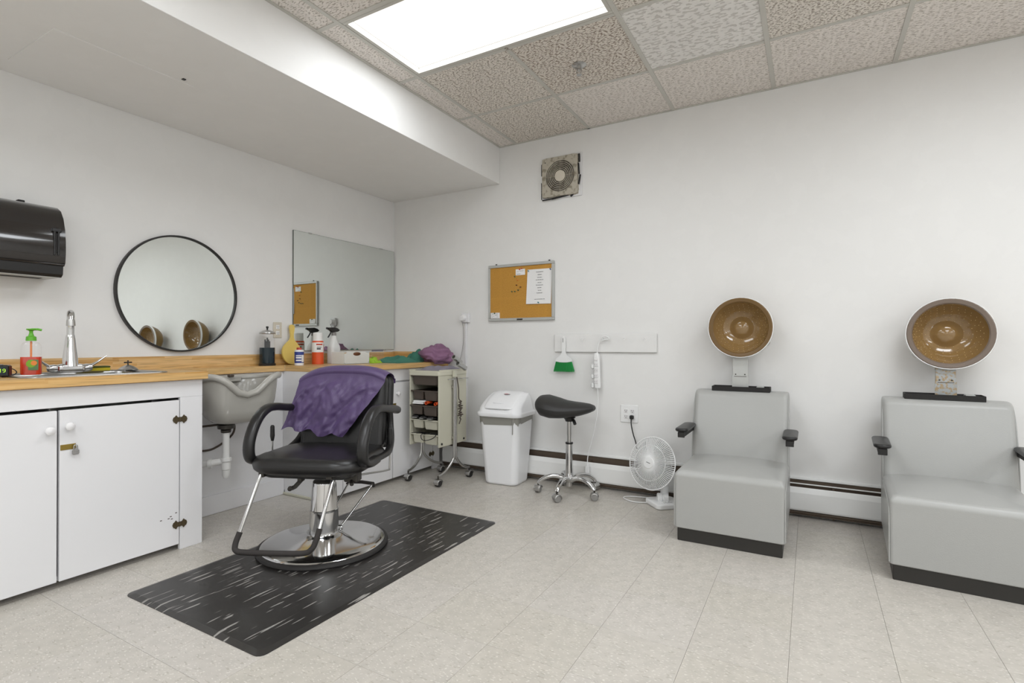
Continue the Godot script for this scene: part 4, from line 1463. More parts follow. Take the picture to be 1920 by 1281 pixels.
func build_stool() -> void:
	var c := V(1.844, 0, 0.275)
	var t := thing("saddle_stool", "black saddle-seat stool on a chrome five-caster base", "stool", c)
	# seat: lofted along x
	var rows := []
	for q in [[-0.233, 0.626, 0.634, 0.02], [-0.226, 0.60, 0.655, 0.075], [-0.205, 0.560, 0.672, 0.12], [-0.17, 0.528, 0.676, 0.152], [-0.11, 0.518, 0.662, 0.165], [-0.04, 0.522, 0.644, 0.155], [0.03, 0.532, 0.637, 0.132], [0.09, 0.546, 0.634, 0.110], [0.14, 0.563, 0.629, 0.088], [0.170, 0.578, 0.620, 0.062], [0.184, 0.592, 0.606, 0.025]]:
		var row := []
		for j in 28:
			var an := TAU * j / 28
			var cy: float = (q[1] + q[2]) * 0.5
			var hy: float = (q[2] - q[1]) * 0.5
			var cz := signf(cos(an)) * pow(absf(cos(an)), 0.8)
			var sy := signf(sin(an)) * pow(absf(sin(an)), 0.75)
			row.append(V(q[0], cy + hy * sy - 0.03 * pow(absf(cz), 2.0) * (1.0 if sy > 0 else 0.0) * smoothstep(0.0, 0.13, q[3]) * 0.6, q[3] * cz))
		rows.append(row)
	obj("seat", G().loft(rows), M.stool_vinyl, t, false)
	obj("seat_mount", G().lathe([Vector2(0, 0.500), Vector2(0.026, 0.500), Vector2(0.03, 0.512), Vector2(0.045, 0.528), Vector2(0, 0.53)], 16), M.black_plastic, t, false)
	obj("height_lever", G().tube(curve([V(0.02, 0.515, 0.01), V(0.04, 0.512, 0.02), V(0.055, 0.49, 0.03), V(0.058, 0.485, 0.032)], 4), [0.007, 0.007, 0.008, 0.009, 0.010, 0.011, 0.011, 0.011, 0.011, 0.011, 0.010, 0.010, 0.006], 8), M.black_plastic, t, false)
	obj("gas_rod", G().lathe([Vector2(0.0145, 0.34), Vector2(0.0145, 0.404), Vector2(0.0155, 0.406), Vector2(0.0155, 0.505)], 20), M.satin_chrome, t, false)
	obj("collar", G().lathe([Vector2(0, 0.345), Vector2(0.0255, 0.345), Vector2(0.0265, 0.35), Vector2(0.0255, 0.356), Vector2(0, 0.356)], 20), M.black_plastic, t, false)
	obj("column", G().lathe([Vector2(0.030, 0.09), Vector2(0.028, 0.12), Vector2(0.025, 0.22), Vector2(0.0235, 0.348)], 24), M.chrome, t, false)
	obj("column_foot", G().lathe([Vector2(0, 0.052), Vector2(0.02, 0.052), Vector2(0.022, 0.058), Vector2(0.022, 0.10)], 18), M.satin_chrome, t, false)
	for k in 5:
		var an := deg_to_rad(16.6 + 72.0 * k)
		var d := V(cos(an), 0, sin(an))
		var pts := []
		for q in [[0.018, 0.098], [0.06, 0.116], [0.11, 0.121], [0.16, 0.108], [0.195, 0.088], [0.216, 0.066]]:
			pts.append(d * q[0] + V(0, q[1], 0))
		var pc := curve(pts, 4)
		var rx := []
		var ry := []
		for i in pc.size():
			rx.append(lerpf(0.020, 0.0135, float(i) / pc.size()))
			ry.append(lerpf(0.017, 0.011, float(i) / pc.size()))
		var lg := obj("leg", G().strap(pc, rx, ry, V(-sin(an), 0, cos(an)), 12, 2.4), M.chrome, t, false)
		var hd := an + 0.9 + k * 1.3
		caster(d * 0.216 + V(0, 0.062, 0), V(cos(hd), 0, sin(hd)), lg, M.satin_chrome, M.grey_detail, 0.0255, false)


func build_fan() -> void:
	var b := V(2.475, 0, 0.215)
	var t := thing("desk_fan", "white oscillating desk fan standing on the floor beside the grey chair", "fan", b)
	var g := G()
	g.xf = Transform3D(Basis(Vector3.UP, deg_to_rad(42.0)), b)
	g.pad(Vector3.ZERO, 0.185, 0.185, 0.034, 0.03, 0.01, 0.004, 6)
	obj("base", g.done(), M.white_plastic, t)
	for k in 3:
		g = G()
		g.xf = Transform3D(Basis(Vector3.UP, deg_to_rad(42.0)), b + V(0.03, 0.036, 0.045))
		g.bx(-0.028 + k * 0.02, -0.014 + k * 0.02, 0, 0.006, -0.012, 0.012, 0.002)
		obj("button", g.done(), M.white_plastic, t)
	obj("tilt_joint", G().along(b + V(-0.035, 0.052, 0.035), V(0.72, 0.0, -0.3)).lathe([Vector2(0, 0), Vector2(0.028, 0), Vector2(0.032, 0.006), Vector2(0.032, 0.028), Vector2(0.026, 0.030), Vector2(0.026, 0.036), Vector2(0.032, 0.038), Vector2(0.032, 0.066), Vector2(0, 0.07)], 20), M.white_plastic, t)
	obj("neck", G().tube([b + V(0.0, 0.03, 0.0), b + V(0.0, 0.12, -0.02), b + V(-0.01, 0.24, -0.035)], [0.028, 0.024, 0.022], 14), M.white_plastic, t)
	var c := V(2.405, 0.268, 0.245)
	var n := V(-0.30, 0.22, 0.90).normalized()
	obj("motor_housing", G().along(c - n * 0.13, n).lathe([Vector2(0, 0), Vector2(0.03, 0.004), Vector2(0.048, 0.03), Vector2(0.052, 0.07), Vector2(0.05, 0.09), Vector2(0, 0.09)], 24), M.white_plastic, t)
	# cage of radial wires
	var cage := Node3D.new()
	cage.name = "cage"
	t.add_child(cage)
	var f := G().along(c, n)
	var wires := G()
	wires.xf = f.xf
	for k in 80:
		var an := TAU * k / 80
		var d := V(cos(an), 0, sin(an))
		wires.tube([d * 0.035 + V(0, 0.036, 0), d * 0.11 + V(0, 0.026, 0), d * 0.155 + V(0, 0.008, 0), d * 0.165], 0.0019, 5)
		wires.tube([d * 0.05 + V(0, -0.045, 0), d * 0.12 + V(0, -0.036, 0), d * 0.158 + V(0, -0.012, 0), d * 0.165], 0.0019, 5)
	var w := obj("wires", wires.done(), M.white_plastic, cage)
	w.set_meta("kind", "stuff")
	for q in [[0.166, 0.0, 0.0042], [0.112, 0.026, 0.0018], [0.12, -0.036, 0.0018]]:
		var ring := []
		for k in 48:
			var an := TAU * k / 48
			ring.append(V(q[0] * cos(an), q[1], q[0] * sin(an)))
		var rg := G()
		rg.xf = f.xf
		obj("cage_ring", rg.tube(ring, q[2], 6, true).done(), M.white_plastic, cage)
	var hub := G()
	hub.xf = f.xf
	obj("badge", hub.lathe([Vector2(0, 0.032), Vector2(0.036, 0.032), Vector2(0.038, 0.037), Vector2(0.034, 0.041), Vector2(0, 0.042)], 28).done(), M.white_plastic, cage)
	var mk := G()
	mk.xf = f.xf
	mk.xf.origin = f.xf * V(0, 0.0422, 0)
	mk.tube([V(0.004, 0, -0.014), V(0.0, 0, 0.0), V(-0.003, 0, 0.014)], 0.0018, 5)
	obj("badge_mark", mk.done(), M.dark_ink, cage)
	# blades
	for k in 4:
		var a0 := TAU * k / 4 + 0.4
		var rows := []
		for i in 9:
			var s := i / 8.0
			var r := lerpf(0.03, 0.145, s)
			var row := []
			for j in 7:
				var u := j / 6.0 - 0.5
				var an := a0 + u * lerpf(0.9, 1.15, sin(PI * s * 0.8)) + s * 0.25
				row.append(V(r * cos(an), -0.008 + u * 0.03 * (1.0 - 0.3 * s), r * sin(an)))
			rows.append(row)
		var bl := G()
		bl.xf = f.xf
		obj("blade", bl.surf(rows, false, 1).done(), M.fan_blade, t)
	var hb := G()
	hb.xf = f.xf
	obj("hub", hb.lathe([Vector2(0, 0.018), Vector2(0.025, 0.016), Vector2(0.032, 0.0), Vector2(0.032, -0.03), Vector2(0, -0.03)], 20).done(), M.white_plastic, t)
	obj("power_cord", G().tube(curve([V(2.50, 0.012, 0.11), V(2.42, 0.012, 0.118), V(2.33, 0.006, 0.12), V(2.24, 0.005, 0.14), V(2.20, 0.005, 0.18), V(2.23, 0.005, 0.225), V(2.30, 0.005, 0.25), V(2.40, 0.006, 0.215)], 7), 0.0035, 7), M.white_plastic, t)


# ---------------------------------------------------------------- things on the left wall
func to_wall_x(p: Vector3) -> Transform3D:
	# local x -> -z, local y -> y, local z -> +x (out of the left wall)
	return Transform3D(Basis(Vector3(0, 0, -1), Vector3(0, 1, 0), Vector3(1, 0, 0)), p)


func build_left_wall_things() -> void:
	# paper towel dispenser
	var za := 2.495
	var zb := 2.90
	var t := thing("paper_towel_dispenser", "smoky black plastic paper towel dispenser on the left wall", "dispenser", V(0.1, 1.36, 2.7))
	var back := G()
	back.xf = Transform3D(Basis.IDENTITY, V(0, 0, 0))
	var prof_back := PackedVector2Array([Vector2(0.001, 1.36), Vector2(0.165, 1.352), Vector2(0.182, 1.365), Vector2(0.186, 1.405), Vector2(0.06, 1.42), Vector2(0.05, 1.70), Vector2(0.001, 1.712)])
	obj("back_housing", G().prism(prof_back, za + 0.003, zb - 0.003), M.black_plastic, t)
	var prof := PackedVector2Array([Vector2(0.012, 1.706), Vector2(0.05, 1.703), Vector2(0.11, 1.694), Vector2(0.150, 1.672), Vector2(0.178, 1.632), Vector2(0.196, 1.578), Vector2(0.204, 1.520), Vector2(0.205, 1.465), Vector2(0.200, 1.420), Vector2(0.188, 1.404), Vector2(0.05, 1.415)])
	var cv := obj("cover", G().prism(prof, za, zb, true), M.smoke_cover, t)
	obj("latch_slot", G().bx(0.199, 0.2075, 1.462, 1.555, 2.527, 2.534, 0.002), M.black_matte, cv)
	obj("latch_rail", G().bx(0.198, 0.2085, 1.452, 1.565, 2.519, 2.527, 0.002), M.black_plastic, cv)
	obj("latch_rail", G().bx(0.198, 0.2085, 1.452, 1.565, 2.534, 2.542, 0.002), M.black_plastic, cv)
	obj("latch_cap", G().bx(0.190, 0.2095, 1.560, 1.580, 2.512, 2.548, 0.004), M.black_plastic, cv)
	obj("mouth_plate", G().bx(0.01, 0.165, 1.350, 1.3535, za + 0.012, zb - 0.012, 0.001), M.alu, t)
	obj("mouth_slot", G().bx(0.05, 0.09, 1.3485, 1.3505, za + 0.05, zb - 0.05, 0.0), M.black_matte, t)
	obj("top_clip", G().bx(0.03, 0.06, 1.703, 1.714, 2.60, 2.625, 0.002), M.black_matte, t)
	# round mirror
	var mc := V(0, 1.333, 1.866)
	t = thing("round_mirror", "round wall mirror with a thin black frame above the shampoo bowl", "mirror", mc)
	obj("frame", G().along(mc, Vector3.RIGHT).lathe([Vector2(0.336, 0.0), Vector2(0.346, 0.0), Vector2(0.3465, 0.026), Vector2(0.345, 0.028), Vector2(0.338, 0.028), Vector2(0.3365, 0.026), Vector2(0.336, 0.0)], 96), M.frame_black, t)
	obj("glass", G().along(mc, Vector3.RIGHT).lathe([Vector2(0.337, 0.004), Vector2(0.337, 0.016), Vector2(0.0, 0.016)], 96), M.mirror, t)
	# large frameless mirror
	t = thing("wall_mirror", "large frameless rectangular mirror in the corner above the counter", "mirror", V(0.006, 0.984, 0.546))
	obj("glass", G().bx(0.004, 0.0115, 0.985, 1.866, 0.016, 1.077), M.mirror, t)
	obj("ground_edge", G().bx(0.002, 0.0112, 0.9835, 0.9855, 0.015, 1.078).bx(0.002, 0.0112, 1.8655, 1.8675, 0.015, 1.078).bx(0.002, 0.0112, 0.984, 1.867, 1.0765, 1.0785).bx(0.002, 0.0112, 0.984, 1.867, 0.0145, 0.0165), M.mirror_edge, t)
	for q in [[1.864, 0.93], [1.864, 0.18], [0.978, 0.86], [0.978, 0.13]]:
		obj("clip", G().bx(0.002, 0.0155, q[0] - 0.002, q[0] + 0.008, q[1] - 0.013, q[1] + 0.013, 0.001), M.alu, t)
	# outlet
	outlet(to_wall_x(V(0.0, 1.132, 1.204)), "beige duplex wall outlet behind the comb jar", 0.070, 0.112, [[0.0, 0.021], [0.0, -0.021]], M.beige_plate, M.white_plastic)


func outlet(xf: Transform3D, label: String, w: float, h: float, spots: Array, plate: Material, face: Material) -> Node3D:
	var t := thing("wall_outlet", label, "outlet", xf.origin)
	t.basis = xf.basis
	obj("plate", G().bx(-w * 0.5, w * 0.5, -h * 0.5, h * 0.5, 0, 0.007, 0.004), plate, t, false)
	for s in spots:
		var r := obj("receptacle", G().bx(s[0] - 0.0145, s[0] + 0.0145, s[1] - 0.014, s[1] + 0.014, 0.004, 0.0095, 0.003), face, t, false)
		obj("slot", G().bx(s[0] - 0.0075, s[0] - 0.005, s[1] - 0.002, s[1] + 0.008, 0.009, 0.0099), M.black_matte, r, false)
		obj("slot", G().bx(s[0] + 0.005, s[0] + 0.0075, s[1] - 0.002, s[1] + 0.008, 0.009, 0.0099), M.black_matte, r, false)
		obj("ground_hole", G().bx(s[0] - 0.0025, s[0] + 0.0025, s[1] - 0.0095, s[1] - 0.005, 0.009, 0.0099), M.black_matte, r, false)
	return t


# ---------------------------------------------------------------- things on the counters
func cloth(nx: int, nz: int, c: Vector3, w: float, d: float, hgt: float, sd: int, fq: float, turn := 0.0, base := 0.004) -> Geo:
	var n := FastNoiseLite.new()
	n.seed = sd
	n.frequency = fq
	n.fractal_octaves = 2
	var rows := []
	var under := []
	for i in nx + 1:
		var row := []
		var row2 := []
		for j in nz + 1:
			var u := float(i) / nx * 2.0 - 1.0
			var v := float(j) / nz * 2.0 - 1.0
			var e := (1.0 - pow(absf(u), 4.0)) * (1.0 - pow(absf(v), 4.0))
			var wob := 0.06 * n.get_noise_2d(u * 2.0 + 9.0, v * 2.0)
			var p := V(u * w * 0.5 * (1.0 + wob * (1.0 if absf(v) > 0.5 else 0.3)), 0, v * d * 0.5 * (1.0 + wob))
			var y := base + hgt * e * (0.6 + 0.8 * n.get_noise_2d(u * 0.8, v * 0.8 + 3.0) + 0.18 * n.get_noise_2d(u * 2.0, v * 2.0))
			y = maxf(y, base * 0.6)
			p = p.rotated(Vector3.UP, turn)
			row.append(c + p + V(0, y, 0))
			row2.append(c + p + V(0, maxf(y - 0.004, 0.0005), 0))
		rows.append(row)
		under.append(row2)
	var g := G()
	g.surf(rows, false, 0)
	g.orient(Vector3.UP)
	# skirt
	var edge := []
	var edge2 := []
	for j in nz + 1:
		edge.append(rows[0][j]); edge2.append(V(rows[0][j].x, c.y + 0.0004, rows[0][j].z))
	for i in range(1, nx + 1):
		edge.append(rows[i][nz]); edge2.append(V(rows[i][nz].x, c.y + 0.0004, rows[i][nz].z))
	for j in range(nz - 1, -1, -1):
		edge.append(rows[nx][j]); edge2.append(V(rows[nx][j].x, c.y + 0.0004, rows[nx][j].z))
	for i in range(nx - 1, 0, -1):
		edge.append(rows[i][0]); edge2.append(V(rows[i][0].x, c.y + 0.0004, rows[i][0].z))
	g.surf([edge2, edge], true, 0)
	return g


func build_counter_things() -> void:
	var ya := 0.892
	var yb := 0.8842
	# --- faucet
	var fz := 2.475
	var fx := 0.20
	var t := thing("faucet", "chrome two-handle gooseneck faucet at the back of the sink", "faucet", V(fx, ya + 0.006, fz))
	obj("deck_base", G().pad(V(fx, ya + 0.003, fz), 0.055, 0.115, 0.042, 0.02, 0.012, 0.006, 5), M.chrome, t)
	obj("body", G().along(V(fx, ya + 0.035, fz), V(0.0, 1, 0.0)).lathe([Vector2(0.034, 0.0), Vector2(0.030, 0.03), Vector2(0.024, 0.08), Vector2(0.0195, 0.13), Vector2(0.016, 0.15)], 24), M.chrome, t)
	obj("spout", G().tube(curve([V(fx, ya + 0.16, fz), V(fx + 0.002, ya + 0.225, fz), V(fx + 0.018, ya + 0.265, fz + 0.006), V(fx + 0.052, ya + 0.288, fz + 0.018), V(fx + 0.09, ya + 0.278, fz + 0.032), V(fx + 0.104, ya + 0.255, fz + 0.037), V(fx + 0.107, ya + 0.242, fz + 0.038)], 7), 0.0145, 14), M.chrome, t)
	obj("aerator", G().along(V(fx + 0.107, ya + 0.226, fz + 0.038), Vector3.UP).lathe([Vector2(0.012, 0), Vector2(0.0175, 0.0), Vector2(0.0165, 0.02), Vector2(0.0145, 0.03)], 18), M.satin_chrome, t)
	for sg in [-1.0, 1.0]:
		var hd := obj("handle", G().along(V(fx, ya + 0.024, fz + sg * 0.045), V(0.1, 0.1, sg)).lathe([Vector2(0, 0), Vector2(0.018, 0), Vector2(0.02, 0.02), Vector2(0.016, 0.04), Vector2(0.006, 0.046), Vector2(0, 0.047)], 16), M.chrome, t)
		var p0 := V(fx + 0.002, ya + 0.033, fz + sg * 0.078)
		obj("lever", G().strap([p0, p0 + V(0.01, 0.018, sg * 0.025), p0 + V(0.02, 0.05, sg * 0.062)], [0.010, 0.009, 0.004], [0.008, 0.005, 0.003], Vector3.RIGHT, 10), M.chrome, hd)
	# --- liquid soap
	var c := V(0.26, ya + 0.004, 2.64)
	t = thing("soap_bottle", "clear pump bottle half full of orange-red hand soap", "soap bottle", c)
	var hull := func(y0: float, y1: float, s: float) -> Geo:
		var rings := []
		for q in [[y0, 0.94], [y0 + 0.004, 1.0], [y1 - 0.001, 1.0], [y1, 1.0]]:
			rings.append(G().ring3(c, 0.066 * s * q[1], 0.040 * s * q[1], 0.016, q[0], 6))
		return G().loft(rings)
	var turned := func(g: Geo) -> Geo:
		var b := Basis(Vector3.UP, deg_to_rad(58.0))
		for i in g.v.size():
			g.v[i] = c + b * (g.v[i] - c)
			g.n[i] = b * g.n[i]
		return g
	var bottle := []
	for q in [[0.0, 0.062, 0.036], [0.004, 0.070, 0.044], [0.128, 0.070, 0.044], [0.142, 0.058, 0.040], [0.150, 0.032, 0.030], [0.155, 0.028, 0.028]]:
		bottle.append(G().ring3(c, q[1], q[2], 0.018, q[0], 6))
	obj("bottle", turned.call(G().loft(bottle, true, false)), M.clear, t)
	obj("soap", turned.call(hull.call(0.0005, 0.080, 1.075)), M.soap_red, t)
	var lab := G()
	lab.xf = Transform3D(Basis.IDENTITY, c)
	obj("label_leaf", turned.call(lab.bx(-0.004, 0.031, 0.022, 0.068, 0.0240, 0.0245, 0.0).done()), M.label_leaf, t)
	lab = G()
	lab.along(c + V(0.006, 0.05, 0.0243), Vector3.BACK).lathe([Vector2(0, 0), Vector2(0.017, 0.0), Vector2(0.017, 0.0008), Vector2(0, 0.0008)], 18).done()
	obj("label_fruit", turned.call(lab), M.label_green, t)
	lab = G()
	lab.along(c + V(0.016, 0.053, 0.0247), Vector3.BACK).lathe([Vector2(0, 0), Vector2(0.011, 0.0), Vector2(0.011, 0.0008), Vector2(0, 0.0008)], 18).done()
	obj("label_fruit", turned.call(lab), M.label_orange, t)
	obj("dip_tube", G().tube([c + V(0, 0.01, 0), c + V(0, 0.15, 0)], 0.004, 8), M.label_orange, t)
	var pump := obj("pump_collar", G().along(c + V(0, 0.152, 0), Vector3.UP).lathe([Vector2(0, 0), Vector2(0.019, 0), Vector2(0.0175, 0.018), Vector2(0.010, 0.022), Vector2(0.007, 0.034), Vector2(0, 0.034)], 20), M.green_plastic, t)
	obj("pump_head", G().along(c + V(0, 0.180, 0), Vector3.UP).lathe([Vector2(0, 0), Vector2(0.006, 0), Vector2(0.007, 0.016), Vector2(0.018, 0.022), Vector2(0.016, 0.026), Vector2(0, 0.027)], 18).done().tube([c + V(0, 0.203, 0), c + V(0.01, 0.2035, -0.02), c + V(0.016, 0.200, -0.032)], 0.005, 8), M.green_plastic, pump)
	# --- clock
	c = V(0.30, ya, 2.768)
	t = thing("alarm_clock", "small black digital alarm clock with green digits on the counter", "clock", c, deg_to_rad(60.0))
	obj("case", G().bx(-0.07, 0.045, 0.003, 0.052, -0.03, 0.02, 0.006), M.black_plastic, t, false)
	obj("window", G().bx(-0.064, 0.036, 0.012, 0.046, 0.0195, 0.0206, 0.0005), M.blue_liquid, t, false)
	obj("snooze_bar", G().bx(-0.05, 0.02, 0.051, 0.055, -0.02, 0.005, 0.002), M.grey_detail, t, false)
	obj("foot", G().bx(-0.06, -0.045, 0, 0.004, -0.02, 0.01).bx(0.02, 0.035, 0, 0.004, -0.02, 0.01), M.rubber, t, false)
	text(":19", 0.016, M.digits, t, "digits", Transform3D(Basis.IDENTITY, V(0.022, 0.0285, 0.0208)), 0.0004)
	var cd := obj("clock_cord", G().tube(curve([V(0.27, ya + 0.03, 2.733), V(0.272, ya + 0.034, 2.708), V(0.28, ya + 0.018, 2.695), V(0.26, ya + 0.004, 2.71), V(0.21, ya + 0.004, 2.76)], 6), 0.0022, 6), M.black_plastic)
	tag(cd, "thin black cord curling behind the alarm clock", "cord")
	# --- sponge and strainer
	t = thing("scouring_sponge", "yellow sponge with a dark green scouring side on the sink edge", "sponge", V(0.16, ya + 0.006, 2.345))
	obj("foam", G().bx(0.125, 0.185, ya + 0.0055, ya + 0.022, 2.30, 2.41, 0.004), M.sponge_yellow, t)
	obj("scour_pad", G().bx(0.125, 0.185, ya + 0.022, ya + 0.030, 2.30, 2.41, 0.003), M.scour_green, t)
	c = V(0.19, ya + 0.006, 2.225)
	t = thing("sink_strainer", "metal sink strainer with a cross handle at the sink's right end", "strainer", c)
	obj("dish", G().along(c, Vector3.UP).lathe([Vector2(0, 0), Vector2(0.044, 0.0), Vector2(0.045, 0.003), Vector2(0.03, 0.016), Vector2(0.010, 0.026), Vector2(0, 0.027)], 24), M.satin_chrome, t)
	obj("stem", G().tube([c + V(0, 0.02, 0), c + V(0, 0.05, 0)], 0.0035, 8), M.dark_steel, t)
	obj("cross_bar", G().tube([c + V(-0.012, 0.039, -0.022), c + V(0.012, 0.039, 0.022)], 0.0035, 8), M.dark_steel, t)
	# --- comb jar
	c = V(0.075, 0.8862, 1.335)
	t = thing("comb_jar", "tall glass disinfectant jar of combs on the narrow ledge", "jar", c)
	obj("foot", G().along(c, Vector3.UP).lathe([Vector2(0, 0), Vector2(0.053, 0), Vector2(0.054, 0.012), Vector2(0.050, 0.016), Vector2(0, 0.016)], 28), M.black_plastic, t)
	obj("liquid", G().along(c + V(0, 0.017, 0), Vector3.UP).lathe([Vector2(0, 0), Vector2(0.0488, 0), Vector2(0.0488, 0.105), Vector2(0, 0.105)], 28), M.blue_liquid, t)
	obj("glass", G().along(c + V(0, 0.015, 0), Vector3.UP).lathe([Vector2(0.048, 0.0), Vector2(0.0482, 0.20), Vector2(0.050, 0.202)], 28), M.clear, t)
	obj("lid", G().along(c + V(0, 0.215, 0), Vector3.UP).lathe([Vector2(0.050, 0.0), Vector2(0.052, 0.004), Vector2(0.050, 0.010), Vector2(0.030, 0.022), Vector2(0.012, 0.027), Vector2(0, 0.028)], 28), M.satin_chrome, t)
	obj("lid_knob", G().along(c + V(0, 0.241, 0), Vector3.UP).lathe([Vector2(0, 0), Vector2(0.005, 0), Vector2(0.005, 0.010), Vector2(0.009, 0.020), Vector2(0.007, 0.026), Vector2(0, 0.027)], 14), M.black_plastic, t)
	for k in 5:
		var px := -0.024 + k * 0.011
		var cb := thing("jar_comb", "dark comb standing in the glass disinfectant jar", "comb", c + V(-0.010 + k * 0.004, 0.122, px), 0.0, "combs in the disinfectant jar")
		obj("blade", G().box(V(0, 0.022 + 0.006 * (k % 3), 0), V(0.004, 0.044 + 0.012 * (k % 3), 0.011), 0.001), M.black_plastic, cb, false)
	# --- yellow hand mirror leaning on the wall
	t = thing("hand_mirror", "yellow paddle-shaped hand mirror leaning on the wall", "hand mirror", V(0.07, yb, 1.135))
	var poly := PackedVector2Array()
	for k in 40:
		var an := -PI * 0.5 + TAU * (k + 0.5) / 40.0
		var p := Vector2(0.082 * cos(an), 0.082 + 0.082 * sin(an))
		if p.y > 0.150:
			continue
		poly.append(p)
	var hp := PackedVector2Array()
	for q in [[0.042, 0.158], [0.022, 0.175], [0.014, 0.195], [0.013, 0.22], [0.018, 0.25], [0.0215, 0.272], [0.016, 0.287], [0.0, 0.292], [-0.016, 0.287], [-0.0215, 0.272], [-0.018, 0.25], [-0.013, 0.22], [-0.014, 0.195], [-0.022, 0.175], [-0.042, 0.158]]:
		hp.append(Vector2(q[0], q[1]))
	var full := PackedVector2Array()
	var ins := false
	for p in poly:
		if not ins and p.x < 0.0 and p.y > 0.12 and full.size() > 8:
			full.append_array(hp)
			ins = true
		full.append(p)
	var g := G()
	var lean := Basis(Vector3(0, 0, -1), Vector3(-0.145, 0.989, 0).normalized(), Vector3(0.989, 0.145, 0))
	lean = lean * Basis(Vector3(0, 0, 1), deg_to_rad(-6.0))
	g.xf = Transform3D(lean, V(0.066, yb + 0.002, 1.132))
	g.prism(full, -0.006, 0.006, true)
	obj("paddle", g.done(), M.yellow_paddle, t)
	# --- blue bottle
	c = V(0.17, yb, 1.153)
	t = thing("small_bottle", "small white bottle with a dark blue label before the yellow paddle", "bottle", c)
	obj("bottle", G().along(c, Vector3.UP).lathe([Vector2(0, 0), Vector2(0.029, 0), Vector2(0.031, 0.004), Vector2(0.031, 0.102), Vector2(0.028, 0.108), Vector2(0, 0.108)], 24), M.white_plastic, t)
	obj("label", G().along(c + V(0, 0.016, 0), Vector3.UP).lathe([Vector2(0.0313, 0), Vector2(0.0315, 0.0), Vector2(0.0315, 0.078), Vector2(0.0313, 0.078)], 24), M.blue_print, t)
	for q in [[0.030, 0.05, 0.009], [0.048, 0.035, 0.011], [0.064, 0.045, 0.007]]:
		obj("print_band", arc_band(c + V(0, q[0], 0), 0.0317, q[2], deg_to_rad(10.0), deg_to_rad(80.0)), M.paper, t)
	obj("print_panel", arc_band(c + V(0, 0.022, 0), 0.0318, 0.05, deg_to_rad(-30.0), deg_to_rad(8.0)), M.paper, t)
	obj("cap", G().along(c + V(0, 0.108, 0), Vector3.UP).lathe([Vector2(0, 0), Vector2(0.018, 0), Vector2(0.017, 0.016), Vector2(0, 0.017)], 16), M.red_print, t)
	# --- orange spray can
	c = V(0.118, yb, 0.949)
	t = thing("spray_can", "orange and white aerosol can with a white cap", "spray can", c)
	obj("can", G().along(c, Vector3.UP).lathe([Vector2(0, 0), Vector2(0.040, 0), Vector2(0.042, 0.004), Vector2(0.042, 0.160), Vector2(0.038, 0.172), Vector2(0, 0.172)], 28), M.orange_can, t)
	obj("label", G().along(c + V(0, 0.088, 0), Vector3.UP).lathe([Vector2(0.0423, 0), Vector2(0.0425, 0.0), Vector2(0.0425, 0.072), Vector2(0.0423, 0.072)], 28), M.white_plastic, t)
	for q in [[0.140, 0.011, -8.0, 55.0, "red_print"], [0.089, 0.055, -58.0, -28.0, "red_print"], [0.140, 0.011, -58.0, -28.0, "red_print"], [0.108, 0.010, 12.0, 50.0, "dark_ink"], [0.122, 0.006, 5.0, 50.0, "ink"], [0.140, 0.011, 120.0, 200.0, "red_print"], [0.095, 0.035, 130.0, 170.0, "pin_green"]]:
		obj("print_band", arc_band(c + V(0, q[0], 0), 0.0428, q[1], deg_to_rad(q[2]), deg_to_rad(q[3])), M[q[4]], t)
	obj("cap", G().along(c + V(0, 0.172, 0), Vector3.UP).lathe([Vector2(0, 0), Vector2(0.035, 0), Vector2(0.034, 0.056), Vector2(0.031, 0.060), Vector2(0, 0.060)], 24), M.white_plastic, t)
	# --- trigger spray bottle
	c = V(0.126, yb, 0.806)
	t = thing("spray_bottle", "milky plastic spray bottle with a dark grey trigger head", "spray bottle", c)
	var rings := []
	for q in [[0.085, 0.066, 0.0], [0.090, 0.070, 0.004], [0.090, 0.070, 0.115], [0.084, 0.064, 0.135], [0.060, 0.050, 0.160], [0.050, 0.044, 0.185], [0.042, 0.040, 0.205], [0.034, 0.034, 0.215]]:
		rings.append(G().ring3(c, q[1], q[0], 0.022, q[2], 6))
	obj("bottle", G().loft(rings), M.bottle_milky, t)
	obj("collar", G().along(c + V(0, 0.212, 0), Vector3.UP).lathe([Vector2(0, 0), Vector2(0.018, 0), Vector2(0.017, 0.026), Vector2(0, 0.026)], 16), M.grey_detail, t)
	var hp2 := PackedVector2Array([Vector2(-0.048, 0.254), Vector2(-0.03, 0.243), Vector2(0.02, 0.236), Vector2(0.034, 0.250), Vector2(0.060, 0.262), Vector2(0.060, 0.272), Vector2(0.0, 0.276), Vector2(-0.03, 0.268)])
	g = G()
	# nozzle points towards +z (left in the view)
	g.xf = Transform3D(Basis(Vector3(0, 0, 1), Vector3(0, 1, 0), Vector3(-1, 0, 0)), c)
	var hd := obj("trigger_head", g.prism(hp2, -0.013, 0.013).done(), M.black_plastic, t)
	obj("nozzle", G().along(c + V(0, 0.267, 0.056), Vector3.BACK).lathe([Vector2(0, 0), Vector2(0.008, 0), Vector2(0.008, 0.014), Vector2(0, 0.014)], 12), M.black_plastic, hd)
	obj("trigger", G().strap(curve([c + V(0, 0.245, 0.026), c + V(0, 0.225, 0.036), c + V(0, 0.198, 0.056)], 4), 0.007, 0.004, Vector3.RIGHT, 8), M.black_plastic, hd)
	# --- storage caddy with an oval handle opening
	t = thing("storage_caddy", "translucent white plastic caddy with an oval handle opening", "caddy", V(0.29, yb, 0.76))
	var cx0 := 0.215
	var cx1 := 0.345
	var cz0 := 0.655
	var cz1 := 0.905
	obj("floor_pan", G().bx(cx0, cx1, yb + 0.001, yb + 0.004, cz0, cz1), M.frosted, t)
	obj("long_side", caddy_side(cx1, cz0, cz1, yb), M.frosted, t)
